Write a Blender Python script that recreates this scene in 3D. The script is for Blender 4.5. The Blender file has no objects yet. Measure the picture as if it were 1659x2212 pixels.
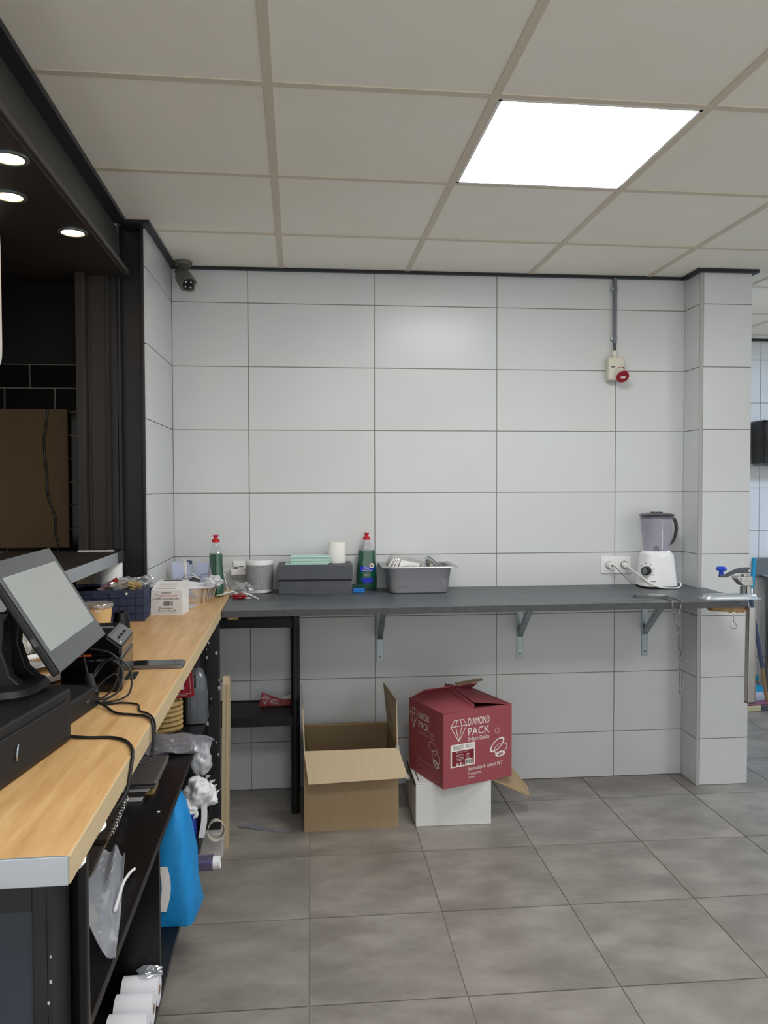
import bpy, bmesh, math, random
from mathutils import Vector, Matrix, Euler, noise as mnoise
random.seed(7)
S = bpy.context.scene
COL = S.collection
PI = math.pi
# ------------------------------------------------------------------ camera
cam = bpy.data.objects.new('camera', bpy.data.cameras.new('camera'))
COL.objects.link(cam)
cam.data.sensor_fit = 'HORIZONTAL'; cam.data.sensor_width = 36.0
cam.data.lens = 36.0*1695.77/1659.0
cam.data.clip_start = 0.05
YAW, PITCH, ROLL = -0.0922, -0.0295, 0.0027
M = Matrix.Rotation(YAW, 3, 'Z') @ Matrix.Rotation(PITCH, 3, 'X') @ Matrix.Rotation(ROLL, 3, 'Y')
cam.matrix_world = Matrix.Translation((0.2946, -3.7862, 1.4472)) @ (M @ Matrix.Rotation(PI/2, 3, 'X')).to_4x4()
S.camera = cam
# ------------------------------------------------------------------ world, exposure
w = bpy.data.worlds.new('daylight'); S.world = w; w.use_nodes = True
bg = w.node_tree.nodes['Background']
bg.inputs[0].default_value = (0.97, 0.98, 1.0, 1); bg.inputs[1].default_value = 1.1
vs = S.view_settings
vs.view_transform = 'Standard'; vs.look = 'None'; vs.exposure = 0.15; vs.gamma = 1.0; vs.use_curve_mapping = False
PANEL_E = 21.0
SPOT_E = 26.0
# ------------------------------------------------------------------ materials
def lin(c):
    f = lambda v: v/12.92 if v <= 0.04045 else ((v+0.055)/1.055)**2.4
    return tuple(f(x/255.0) for x in c)+(1.0,)
MATS = {}
def pm(name, c, rough=0.5, metal=0.0, c2=None, scale=8.0, stretch=(1,1,1), bump=0.0, bscale=None, trans=0.0, alpha=1.0,
       emit=0.0, coat=0.0, detail=5.0, contrast=(0.35, 0.65), coords='Object', rand=0.0, spec=0.5, ior=1.45, rvar=0.0):
    m = bpy.data.materials.new(name); m.use_nodes = True
    nt = m.node_tree; b = nt.nodes['Principled BSDF']
    b.inputs['Base Color'].default_value = lin(c)
    b.inputs['Roughness'].default_value = rough; b.inputs['Metallic'].default_value = metal
    b.inputs['Transmission Weight'].default_value = trans; b.inputs['Alpha'].default_value = alpha
    b.inputs['Coat Weight'].default_value = coat; b.inputs['Specular IOR Level'].default_value = spec; b.inputs['IOR'].default_value = ior
    if emit:
        b.inputs['Emission Color'].default_value = lin(c); b.inputs['Emission Strength'].default_value = emit
    if c2 is not None or bump:
        tc = nt.nodes.new('ShaderNodeTexCoord'); mp = nt.nodes.new('ShaderNodeMapping')
        mp.inputs['Scale'].default_value = stretch
        src = tc.outputs[coords]
        if rand:
            oi = nt.nodes.new('ShaderNodeObjectInfo'); mu = nt.nodes.new('ShaderNodeMath'); mu.operation = 'MULTIPLY'
            mu.inputs[1].default_value = rand; nt.links.new(oi.outputs['Random'], mu.inputs[0])
            va = nt.nodes.new('ShaderNodeVectorMath'); va.operation = 'ADD'
            nt.links.new(src, va.inputs[0]); nt.links.new(mu.outputs[0], va.inputs[1]); src = va.outputs[0]
        nt.links.new(src, mp.inputs[0])
        nz = nt.nodes.new('ShaderNodeTexNoise'); nz.inputs['Scale'].default_value = scale; nz.inputs['Detail'].default_value = detail
        nz.inputs['Roughness'].default_value = 0.62
        nt.links.new(mp.outputs[0], nz.inputs['Vector'])
        if c2 is not None:
            cr = nt.nodes.new('ShaderNodeValToRGB'); cr.color_ramp.elements[0].position, cr.color_ramp.elements[1].position = contrast
            cr.color_ramp.elements[0].color = lin(c); cr.color_ramp.elements[1].color = lin(c2)
            nt.links.new(nz.outputs['Fac'], cr.inputs[0]); nt.links.new(cr.outputs[0], b.inputs['Base Color'])
        if rvar:
            mr = nt.nodes.new('ShaderNodeMapRange'); mr.inputs[3].default_value = rough-rvar; mr.inputs[4].default_value = rough+rvar
            nt.links.new(nz.outputs['Fac'], mr.inputs[0]); nt.links.new(mr.outputs[0], b.inputs['Roughness'])
        if bump:
            bp = nt.nodes.new('ShaderNodeBump'); bp.inputs['Strength'].default_value = bump; bp.inputs['Distance'].default_value = 0.002
            n2 = nz
            if bscale:
                n2 = nt.nodes.new('ShaderNodeTexNoise'); n2.inputs['Scale'].default_value = bscale; nt.links.new(mp.outputs[0], n2.inputs['Vector'])
            nt.links.new(n2.outputs['Fac'], bp.inputs['Height']); nt.links.new(bp.outputs[0], b.inputs['Normal'])
    MATS[name] = m; return m
def film(name, c=(235,240,245), body=0.12, gloss=0.22, rough=0.12):
    """thin clear plastic: mostly see-through, some gloss, a little milky"""
    m = bpy.data.materials.new(name); m.use_nodes = True; nt = m.node_tree; nt.nodes.clear()
    o = nt.nodes.new('ShaderNodeOutputMaterial'); t = nt.nodes.new('ShaderNodeBsdfTransparent'); t.inputs[0].default_value = (0.96,0.97,0.98,1)
    g = nt.nodes.new('ShaderNodeBsdfGlossy'); g.inputs['Roughness'].default_value = rough
    d = nt.nodes.new('ShaderNodeBsdfDiffuse'); d.inputs[0].default_value = lin(c)
    m1 = nt.nodes.new('ShaderNodeMixShader'); m1.inputs[0].default_value = gloss
    m2 = nt.nodes.new('ShaderNodeMixShader'); m2.inputs[0].default_value = body
    nt.links.new(t.outputs[0], m1.inputs[1]); nt.links.new(g.outputs[0], m1.inputs[2])
    nt.links.new(m1.outputs[0], m2.inputs[1]); nt.links.new(d.outputs[0], m2.inputs[2]); nt.links.new(m2.outputs[0], o.inputs[0])
    MATS[name] = m; return m
pm('walltile', (212,216,217), 0.28, c2=(209,211,210), scale=1.5, coords='Object', rand=9.0, bump=0.02, bscale=3.0)
pm('grout', (138,130,122), 0.9)
pm('fartile', (226,228,226), 0.28)
pm('floortile', (129,123,116), 0.34, c2=(158,152,144), scale=4.2, stretch=(1,1.8,1), coords='Object', rand=40.0, detail=9.0, contrast=(0.38,0.66), bump=0.08, bscale=22, rvar=0.06)
pm('floorgrout', (142,138,132), 0.85)
pm('ceiltile', (248,245,234), 0.75, c2=(244,240,226), scale=1.3, rand=9.0, bump=0.03, bscale=250)
pm('gridbar', (216,206,186), 0.55)
pm('trimblack', (34,36,42), 0.45)
pm('steelblack', (27,28,32), 0.42, c2=(36,36,38), scale=9, bump=0.05)
pm('framebrown', (40,36,32), 0.5)
pm('jamb', (42,37,32), 0.5, c2=(48,42,36), scale=3, stretch=(1,1,.2))
pm('soffit', (46,38,31), 0.5, c2=(54,44,36), scale=3)
pm('blacktile', (10,11,12), 0.12)
pm('lightgrout', (170,160,140), 0.9)
pm('blackpanel', (11,11,12), 0.6)
pm('boardbrown', (86,68,44), 0.75, c2=(94,74,50), scale=2)
pm('wood', (188,144,90), 0.36, c2=(216,178,126), scale=9, stretch=(5.0,.55,1), coords='Object', detail=8, contrast=(0.3,0.72), bump=0.05, bscale=30)
pm('woodedge', (196,174,132), 0.5, c2=(206,186,148), scale=6, stretch=(1,.5,1))
pm('alu', (186,194,200), 0.38, 0.75, c2=(206,212,216), scale=3, stretch=(1,.3,1))
pm('slate', (70,73,76), 0.40, c2=(100,104,108), scale=14, stretch=(1,2.2,1), detail=8, contrast=(.36,.68), bump=0.12, bscale=40, rvar=.05)
pm('slateedge', (66,67,68), 0.55, c2=(78,79,80), scale=30)
pm('galv', (172,184,186), 0.38, 0.85, c2=(150,162,166), scale=12)
pm('steel', (190,188,184), 0.25, 1.0, c2=(170,168,164), scale=20, stretch=(8,8,.3))
pm('chrome', (214,214,212), 0.15, 1.0)
pm('white', (234,234,232), 0.35); pm('whitegloss', (238,238,238), 0.12, coat=0.3); pm('whitematte', (232,230,226), 0.75)
pm('tissue', (238,236,230), 0.95, bump=0.5, bscale=160)
pm('black', (16,16,18), 0.35); pm('blackgloss', (12,12,14), 0.1); pm('blackmatte', (20,20,22), 0.65)
pm('blackplastic', (21,22,25), 0.5, bump=0.05, bscale=200); pm('darkgrey', (78,81,87), 0.6, c2=(84,87,93), scale=10)
pm('bezel', (66,68,70), 0.2); pm('cream', (216,212,196), 0.5); pm('redplastic', (196,30,38), 0.35); pm('reddark', (150,26,40), 0.45)
pm('greyplastic', (112,116,122), 0.45); pm('pansteel', (168,168,172), 0.35, 0.6); pm('blueplastic', (28,70,190), 0.3); pm('cyan', (22,150,190), 0.4)
pm('green', (6,92,58), 0.12, c2=(4,76,46), scale=4); pm('labelblue', (30,48,190), 0.4); pm('labelgrey', (190,192,200), 0.4)
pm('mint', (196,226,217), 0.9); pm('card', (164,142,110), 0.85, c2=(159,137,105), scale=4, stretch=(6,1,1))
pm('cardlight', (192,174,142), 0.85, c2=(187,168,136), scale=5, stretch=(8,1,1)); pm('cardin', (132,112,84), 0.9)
pm('redcard', (153,74,81), 0.6, c2=(158,78,85), scale=6); pm('whitecard', (222,222,220), 0.7, c2=(206,206,204), scale=5, contrast=(.45,.8))
pm('print', (236,230,224), 0.6); pm('printdim', (190,140,140), 0.6); pm('ink', (40,40,46), 0.6); pm('inkred', (196,62,60), 0.6); pm('labelred', (122,28,38), 0.5)
pm('fabricgrey', (168,169,170), 0.85, c2=(134,135,136), scale=220, bump=0.3, bscale=400); pm('foilmat', (214,212,208), 0.24, 1.0, bump=0.25, bscale=40)
pm('basketblue', (40,48,74), 0.7, c2=(50,58,86), scale=90, stretch=(1,1,6), bump=0.2, bscale=180); pm('kraft', (212,176,122), 0.7); pm('paper', (226,226,230), 0.8)
pm('bluepaper', (186,196,220), 0.8); pm('screen', (146,150,146), 0.14, coat=0.6); pm('orange', (214,92,38), 0.45); pm('grain', (196,172,120), 0.8, c2=(150,120,74), scale=60)  # the grey of 'screen' stands in for ceiling reflected in a dark display
pm('bluebag', (20,140,206), 0.6, c2=(16,128,194), scale=10); pm('plasticwhite', (232,232,232), 0.45); pm('bluecrate', (28,60,170), 0.4)
pm('filmroll', (128,118,150), 0.16, 0.6); pm('jug', (92,96,100), 0.3, 0.4); pm('laptop', (118,116,116), 0.4, 0.6); pm('tan', (140,116,84), 0.7)
pm('bind', (58,52,46), 0.5); pm('bristle', (196,184,150), 0.95, bump=0.8, bscale=150); pm('pink', (140,86,106), 0.5); pm('steeldark', (120,124,124), 0.35, 0.8)
pm('jar', (186,184,202), 0.12, alpha=0.27); pm('smoke', (60,62,68), 0.18, alpha=0.85); pm('lamp', (255,206,136), 0.5, emit=SPOT_E); pm('coolfill', (196,222,255), 0.5, emit=34.0); pm('led', (250,250,250), 0.5, emit=PANEL_E)
pm('ledwhite', (236,236,232), 0.3); pm('cable', (20,20,22), 0.45); pm('cablewhite', (228,228,222), 0.45); pm('braid', (150,148,142), 0.7, c2=(60,60,62), scale=300, contrast=(.48,.52))
pm('wick', (186,160,104), 0.8, c2=(150,122,72), scale=40, bump=0.4, bscale=80); pm('purple', (70,78,104), .4); pm('camgrey', (98,96,88), 0.4); pm('lens', (18,20,28), 0.1)
pm('plinth', (196,194,190), 0.8, c2=(176,174,168), scale=12); pm('caulk', (222,220,210), 0.6); pm('chip', (196,166,122), 0.9, c2=(160,126,84), scale=60); pm('sponge', (44,120,200), 0.9); pm('spongegreen', (28,66,60), 0.95)
pm('endpanel', (46,51,60), .5, c2=(52,57,66), scale=7); pm('stripgrey', (172,172,170), .5); pm('beamgrey', (62,60,56), .45, c2=(68,66,62), scale=6); film('film'); film('bagfilm', (225,230,238), 0.20, 0.25, 0.12); film('filmgrey', (190,190,200), 0.22, 0.3, 0.15); film('clearplastic', (230,236,240), 0.015, 0.07, 0.05); film('milky', (236,238,240), 0.45, 0.2, 0.25); film('cuplid', (150,150,150), 0.45, 0.3, 0.1)
# ------------------------------------------------------------------ mesh helpers
class MB:
    def __init__(s): s.v = []; s.f = []
    def add(s, vs, fs):
        n = len(s.v); s.v += [tuple(v) for v in vs]; s.f += [tuple(i+n for i in f) for f in fs]; return s
    def box(s, x0, x1, y0, y1, z0, z1, m=None):
        vs = [Vector(p) for p in [(x0,y0,z0),(x1,y0,z0),(x1,y1,z0),(x0,y1,z0),(x0,y0,z1),(x1,y0,z1),(x1,y1,z1),(x0,y1,z1)]]
        if m: vs = [m @ v for v in vs]
        return s.add(vs, [(0,3,2,1),(4,5,6,7),(0,1,5,4),(1,2,6,5),(2,3,7,6),(3,0,4,7)])
    def prism(s, poly, z0, z1):
        """poly: list of (x,y) counter-clockwise"""
        n = len(poly); vs = [(x,y,z0) for x,y in poly]+[(x,y,z1) for x,y in poly]
        return s.add(vs, [tuple(range(n-1,-1,-1)), tuple(range(n,2*n))]+[(i,(i+1)%n,n+(i+1)%n,n+i) for i in range(n)])
    def rings(s, rings, cap0=True, cap1=True, closed=True):
        n = len(rings[0]); vs = [p for r in rings for p in r]; fs = []
        for k in range(len(rings)-1):
            for i in range(n if closed else n-1):
                j = (i+1) % n; fs.append((k*n+i, k*n+j, (k+1)*n+j, (k+1)*n+i))
        if cap0: fs.append(tuple(range(n-1,-1,-1)))
        if cap1: fs.append(tuple(range((len(rings)-1)*n, len(rings)*n)))
        return s.add(vs, fs)
    def loft(s, secs, n=28, cap0=True, cap1=True, cx=0, cy=0):
        """secs: (z, rx, ry, exponent[, dx, dy]) superellipse sections"""
        R = []
        for sec in secs:
            z, rx, ry, e = sec[:4]; dx, dy = (sec[4], sec[5]) if len(sec) > 4 else (0,0)
            r = []
            for i in range(n):
                a = 2*PI*(i+.5)/n; c, q = math.cos(a), math.sin(a)
                r.append((cx+dx+rx*math.copysign(abs(c)**(2/e), c), cy+dy+ry*math.copysign(abs(q)**(2/e), q), z))
            R.append(r)
        return s.rings(R, cap0, cap1)
    def cyl(s, p, q, r, r2=None, n=16, cap=True):
        p, q = Vector(p), Vector(q); d = (q-p).normalized(); r2 = r if r2 is None else r2
        u = d.orthogonal().normalized(); v = d.cross(u)
        ring = lambda c, rr: [c+u*rr*math.cos(2*PI*i/n)+v*rr*math.sin(2*PI*i/n) for i in range(n)]
        return s.rings([ring(p,r), ring(q,r2)], cap, cap)
    def tube(s, pts, r, n=8, sub=6, smooth=True, closed=False):
        P = [Vector(p) for p in pts]
        if smooth:
            Q = []; L = len(P)
            for i in range(L-1 if not closed else L):
                g = lambda k: P[k % L] if closed else P[max(0,min(L-1,k))]
                a,b,c,d = g(i-1),g(i),g(i+1),g(i+2)
                for k in range(sub):
                    t = k/sub
                    Q.append(.5*((2*b)+(c-a)*t+(2*a-5*b+4*c-d)*t*t+(3*b-a-3*c+d)*t*t*t))
            if not closed: Q.append(P[-1])
            P = Q
        R = []; u = None
        for i,p in enumerate(P):
            a = P[i-1] if (i > 0 or closed) else p; b = P[(i+1) % len(P)] if (i < len(P)-1 or closed) else p
            d = (b-a).normalized()
            u = d.orthogonal().normalized() if u is None else (u-d*u.dot(d)).normalized()
            v = d.cross(u); R.append([p+u*r*math.cos(2*PI*k/n)+v*r*math.sin(2*PI*k/n) for k in range(n)])
        if closed: R.append(R[0]); return s.rings(R, False, False)
        return s.rings(R)
    def blob(s, rx, ry, rz, seed=0, amp=.3, fr=2.5, nu=22, nv=14, flat=0.0, c=(0,0,0)):
        R = []
        for j in range(nv+1):
            th = PI*j/nv; r = []
            for i in range(nu):
                ph = 2*PI*i/nu; d = Vector((math.sin(th)*math.cos(ph), math.sin(th)*math.sin(ph), -math.cos(th)))
                k = 1+amp*(mnoise.noise(d*fr+Vector((seed*7.3,seed*3.1,seed)))+.6*mnoise.noise(d*fr*2.7+Vector((seed*1.7,9,seed*5))))
                p = Vector((d.x*rx*k, d.y*ry*k, d.z*rz*k))
                if p.z < -rz*(1-flat): p.z = -rz*(1-flat)
                r.append(p+Vector(c))
            R.append(r)
        return s.rings(R)
    def quad(s, a, b, c, d, t=.002):
        """thin board: corners a b c d (ccw seen from its front), thickness t behind the front"""
        a,b,c,d = map(Vector,(a,b,c,d)); n = (b-a).cross(d-a).normalized()*t
        return s.add([a,b,c,d,a-n,b-n,c-n,d-n], [(0,1,2,3),(7,6,5,4),(0,4,5,1),(1,5,6,2),(2,6,7,3),(3,7,4,0)])
    def sheet(s, f, nu, nv, t=0.0):
        """surface f(u,v) in [0,1]^2; with thickness t along z-ish normals it stays a single skin"""
        vs = [f(i/nu, j/nv) for j in range(nv+1) for i in range(nu+1)]
        return s.add(vs, [(j*(nu+1)+i, j*(nu+1)+i+1, (j+1)*(nu+1)+i+1, (j+1)*(nu+1)+i) for j in range(nv) for i in range(nu)])
    def mesh(s, name):
        me = bpy.data.meshes.new(name); me.from_pydata(s.v, [], s.f); me.update()
        bm = bmesh.new(); bm.from_mesh(me); bmesh.ops.recalc_face_normals(bm, faces=bm.faces); bm.to_mesh(me); bm.free()
        return me
def link(name, me, mat, parent=None, loc=None, rot=None, bevel=0, smooth=False, solid=0, seg=2):
    o = bpy.data.objects.new(name, me); COL.objects.link(o)
    if mat and not me.materials: me.materials.append(MATS[mat])
    if parent: o.parent = parent
    if loc: o.location = loc
    if rot: o.rotation_euler = rot
    if solid:
        md = o.modifiers.new('solid','SOLIDIFY'); md.thickness = solid; md.offset = 0
    if bevel:
        md = o.modifiers.new('bevel','BEVEL'); md.width = bevel; md.segments = seg; md.limit_method = 'ANGLE'; md.angle_limit = math.radians(50)
    if smooth:
        for p in me.polygons: p.use_smooth = True
        if smooth != 'all': me.set_sharp_from_angle(angle=math.radians(38))
    return o
def part(name, mb, mat, parent, **k): return link(name, mb.mesh(name), mat, parent, **k)
def tag(o, label, cat, group=None):
    o['label'] = label; o['category'] = cat
    if group: o['group'] = group
    return o
def thing(name, label, cat, loc=(0,0,0), rz=0.0, group=None, rot=None):
    o = bpy.data.objects.new(name, None); COL.objects.link(o); o.location = loc; o.rotation_euler = rot or (0,0,rz)
    o.empty_display_size = .05
    return tag(o, label, cat, group)
def struct(name, mb, mat, **k):
    o = part(name, mb, mat, None, **k); o['kind'] = 'structure'; return o
def solo(name, mb, mat, label, cat, group=None, **k): return tag(part(name, mb, mat, None, **k), label, cat, group)
_tm = {}
def text(s, w, h, mat, parent, loc, rot=(PI/2,0,0), name='lettering', align='c'):
    """flat printed words fitted to a w x h box lying on a face"""
    key = (s, round(w,4), round(h,4), mat, align)
    if key not in _tm:
        cu = bpy.data.curves.new('t','FONT'); cu.body = s; cu.extrude = 0; cu.resolution_u = 3; cu.space_line = .95
        ob = bpy.data.objects.new('t', cu); COL.objects.link(ob)
        me = bpy.data.meshes.new_from_object(ob); bpy.data.objects.remove(ob); bpy.data.curves.remove(cu)
        xs = [v.co.x for v in me.vertices]; ys = [v.co.y for v in me.vertices]
        sx = w/(max(xs)-min(xs)); sy = h/(max(ys)-min(ys)); ox = min(xs) if align == 'l' else (min(xs)+max(xs))/2; oy = (min(ys)+max(ys))/2
        for v in me.vertices: v.co = ((v.co.x-ox)*sx, (v.co.y-oy)*sy, 0)
        me.materials.clear(); me.materials.append(MATS[mat]); me.name = name; _tm[key] = me
    o = bpy.data.objects.new(name, _tm[key]); COL.objects.link(o); o.parent = parent; o.location = loc; o.rotation_euler = rot
    return o
def lines(segs, wd, m):
    """flat strokes in the xz-plane transformed by m; segs [(x0,z0,x1,z1)]"""
    b = MB()
    for x0,z0,x1,z1 in segs:
        d = Vector((x1-x0,0,z1-z0)).normalized(); n = Vector((-d.z,0,d.x))*wd/2
        a, c = Vector((x0,0,z0)), Vector((x1,0,z1))
        b.add([m@(a-n), m@(c-n), m@(c+n), m@(a+n)], [(0,1,2,3)])
    return b
def diamond(wd, ht):
    a, t = wd/2, ht*.28
    P = {'l':(-a,ht/2-t),'r':(a,ht/2-t),'tl':(-a*.55,ht/2),'tr':(a*.55,ht/2),'ml':(-a*.38,ht/2-t),'mr':(a*.38,ht/2-t),'b':(0,-ht/2),'tm1':(-a*.2,ht/2),'tm2':(a*.2,ht/2)}
    E = [('l','tl'),('tl','tr'),('tr','r'),('r','b'),('b','l'),('l','r'),('ml','b'),('mr','b'),('ml','tm1'),('mr','tm2')]
    return [P[p]+P[q] for p,q in E]
def barcode(wd, ht, m, seed=1):
    rnd = random.Random(seed); b = MB(); x = -wd/2
    while x < wd/2-wd*.03:
        q = wd*rnd.choice((.02,.035,.05)); q = min(q, wd/2-x)
        b.add([m@Vector(p) for p in ((x,0,-ht/2),(x+q,0,-ht/2),(x+q,0,ht/2),(x,0,ht/2))], [(0,1,2,3)]); x += q+wd*rnd.choice((.02,.03,.045))
    return b
A = 0.0212                                        # the counter side of the room runs 1.2 degrees off square
def ex(y): return -.073-A*(y+.2)
CZ = 2.4885
ROW0 = 2.3282
# ================================================================== SETTING
_box = {}
def piece(name, sx, sy, sz, mat, parent, loc, rot=None, bevel=0.0):
    """alike pieces share one mesh; box centred on x and y, base at z 0"""
    key = (name, round(sx,4), round(sy,4), round(sz,4), mat)
    if key not in _box: _box[key] = MB().box(-sx/2,sx/2,-sy/2,sy/2,0,sz).mesh(name)
    return link(name, _box[key], mat, parent, loc=loc, rot=rot, bevel=bevel)
# ---- floor
fl = struct('floor', MB().box(-1.6,5.4,-5.2,1.52,-.06,-.004), 'floorgrout')
FP, FR = .451, -.0013
for i in range(-2, 12):
    for j in range(-5, 10):
        x, y = .2796+(i+.5)*FP, -.7182-(j+.5)*FP
        if y > 1.3 or y < -4.9: continue
        if y > .05 and x < 2.3: continue
        if x < -.45: continue
        sy = FP-.005; yy = y
        if j == -2 and x < 2.3:                   # cut row along the back wall
            y1 = -.002; y0 = y-sy/2; sy = y1-y0; yy = (y0+y1)/2
        piece('floor_tile', FP-.005, sy, .008, 'floortile', fl, (x, yy, -.008), (0,0,FR))
# ---- back wall and left return
ROWS = [0]+[ROW0-.3*k for k in range(7,-1,-1)]+[2.52]
def tiled(parent, plane, spans, at, rows, mat='walltile', name='wall_tile', g=.004, t=.008):
    for a, b in spans:
        for z0, z1 in zip(rows[:-1], rows[1:]):
            w_, h_ = b-a-g, z1-z0-g
            if plane == 'y': piece(name, w_, t, h_, mat, parent, ((a+b)/2, at+t/2, z0+g/2))
            elif plane == 'x-': piece(name, w_, t, h_, mat, parent, (at+t/2, (a+b)/2, z0+g/2), (0,0,PI/2))
            else: piece(name, w_, t, h_, mat, parent, (at-t/2, (a+b)/2, z0+g/2), (0,0,PI/2))
wb = struct('wall_back', MB().box(-.47,2.30,.002,.14,0,2.56), 'grout')
cols = [-.354,0,.6,1.2,1.8,2.154]
tiled(wb, 'y', list(zip(cols[:-1], cols[1:])), 0.0, ROWS)
wl = struct('wall_left', MB().box(-.50,-.356,-.475,.002,0,2.56), 'grout')
tiled(wl, 'x+', [(-.578,0)], -.354, [.95]+ROWS[4:])
wp = struct('wall_pillar', MB().box(2.154,2.411,-.157,.35,0,2.56), 'grout')
tiled(wp, 'y', [(2.168,2.413)], -.16, ROWS)
tiled(wp, 'x-', [(-.156,0)], 2.152, ROWS)
tiled(wp, 'x+', [(-.155,.34)], 2.414, ROWS)
part('corner_strip', MB().box(2.151,2.1675,-.1615,-.157,0,2.52), 'stripgrey', wp)
wf = struct('wall_far', MB().box(2.2,5.3,1.502,1.6,0,2.56), 'grout')
tiled(wf, 'y', [(2.25,2.85),(2.85,3.45),(3.45,4.05),(4.05,4.65)], 1.5, [0]+[2.345-.3*k for k in range(7,-1,-1)]+[2.52], 'fartile')
# ---- ceiling: metal grid and lay-in panels
ce = struct('ceiling', MB().box(-.47,5.4,-5.2,1.56,CZ+.03,CZ+.07), 'gridbar')
CO, CR = Vector((.1677,-.5159,0)), .0178
RM = Matrix.Rotation(CR,4,'Z')
def cw(X, Y): return CO+(RM@Vector((X,Y,0)))
def clip(poly, a, b, c):                           # keep a*x+b*y<=c
    out = []
    for i in range(len(poly)):
        p, q = poly[i-1], poly[i]; dp, dq = a*p[0]+b*p[1]-c, a*q[0]+b*q[1]-c
        if (dp <= 0) != (dq <= 0):
            t = dp/(dp-dq); out.append((p[0]+(q[0]-p[0])*t, p[1]+(q[1]-p[1])*t))
        if dq <= 0: out.append(q)
    return out
for k in range(-2, 8):
    for j in range(-7, 4):
        if (k, j) in ((1,-2),(0,-5),(5,-5),(6,0)): continue        # light panels sit here
        g = .011
        P = [cw(k*.6+g,j*.6+g), cw(k*.6+.6-g,j*.6+g), cw(k*.6+.6-g,j*.6+.6-g), cw(k*.6+g,j*.6+.6-g)]
        poly = [(p.x,p.y) for p in P]
        poly = clip(poly, -1, 0, .44)
        if poly and k < 3: poly = clip(poly, 0, 1, -.003)
        if poly and k == 3 and j > 0: poly = clip(poly, -1, 0, -2.42)
        if poly: poly = clip(poly, 0, 1, 1.495)
        if len(poly) < 3: continue
        cx = sum(p[0] for p in poly)/len(poly); cy = sum(p[1] for p in poly)/len(poly)
        part('ceiling_tile', MB().prism([(p[0]-cx,p[1]-cy) for p in poly], 0, .012), 'ceiltile', ce, loc=(cx,cy,CZ+.003))
for k in range(-1, 9):
    x0 = k*.6
    y1 = .5 if k < 4 else 2.05
    if k == 4: y1 = 2.0
    piece('grid_bar', .024, 4.2+y1, .012, 'gridbar', ce, cw(x0, (y1-4.2)/2).to_tuple()[:2]+(CZ,), (0,0,CR))
for j in range(-7, 4):
    for k in range(-1, 8):
        if j > 0 and k < 4: continue
        c = cw(k*.6+.3, j*.6); ln = .576
        if k == -1: c = cw(-.30, j*.6)
        piece('grid_cross_bar', ln, .024, .011, 'gridbar', ce, (c.x,c.y,CZ), (0,0,CR))
# ---- dark edge trims under the ceiling
def trim(n, x0,x1,y0,y1, z0=CZ-.013): return struct('trim_%d' % n, MB().box(x0,x1,y0,y1,z0,CZ+.004), 'trimblack')
trim(1, -.352,2.150,-.020,-.001, CZ-.010)
trim(2, -.3535,-.326,-.4995,-.0205, CZ-.006)
trim(3, -.44,-.326,-.64,-.5, CZ-.010)
trim(4, 2.130,2.151,-.181,-.0205)
trim(5, 2.1515,2.435,-.181,-.1625)
trim(6, 2.4155,2.435,-.162,.34)
struct('trim_7', MB().box(2.45,5.2,1.478,1.499,CZ-.012,CZ+.004), 'trimblack')
# ---- steel column and beam round the serving hatch
col = thing('steel_column', 'black painted steel column standing against the white tiled corner', 'column', (0,0,0))
part('flange', MB().box(-.3745,-.3625,-.582,-.484,0,2.50), 'steelblack', col, bevel=.002)
part('flange', MB().box(-.466,-.454,-.582,-.484,0,2.50), 'steelblack', col, bevel=.002)
part('web', MB().box(-.454,-.3745,-.536,-.528,0,2.50), 'steelblack', col)
bm_ = thing('steel_beam', 'black steel beam running along the ceiling above the hatch', 'beam', (-.412,-.60,0), A)
part('top_flange', MB().box(-.10,0,-2.3,-.042,CZ-.016,CZ+.002), 'trimblack', bm_, bevel=.002)
part('web', MB().box(-.056,-.046,-2.3,-.003,2.306,CZ-.016), 'beamgrey', bm_)
part('bottom_flange', MB().box(-.10,0,-2.3,-.003,2.288,2.306), 'beamgrey', bm_, bevel=.002)
struct('wall_soffit_back', MB().box(-1.75,-.47,-.62,-.30,2.288,2.31), 'soffit')
sf = struct('wall_soffit', MB().box(-1.3,-.012,-2.3,-.01,2.280,2.2875), 'soffit', loc=(-.412,-.60,0), rot=(0,0,A))
part('panel_joint', MB().box(-.112,-.109,-2.3,-.01,2.2795,2.2802), 'framebrown', sf)
jb = struct('door_1', MB().box(-.57,-.492,-.612,-.56,1.21,2.302), 'jamb', bevel=.002)
part('frame_board', MB().box(-.6045,-.5705,-.66,-.56,1.21,2.302), 'jamb', jb, bevel=.002)
part('frame_strip', MB().box(-.570,-.560,-.622,-.612,1.21,2.302), 'framebrown', jb, bevel=.001)
part('frame_strip', MB().box(-.500,-.4925,-.622,-.612,1.21,2.302), 'framebrown', jb, bevel=.001)
part('frame_strip', MB().box(-.4915,-.4665,-.585,-.56,1.21,2.302), 'steelblack', jb)
part('sealant_bead', MB().box(-.604,-.468,-.668,-.662,1.2075,1.213), 'caulk', jb)
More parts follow.
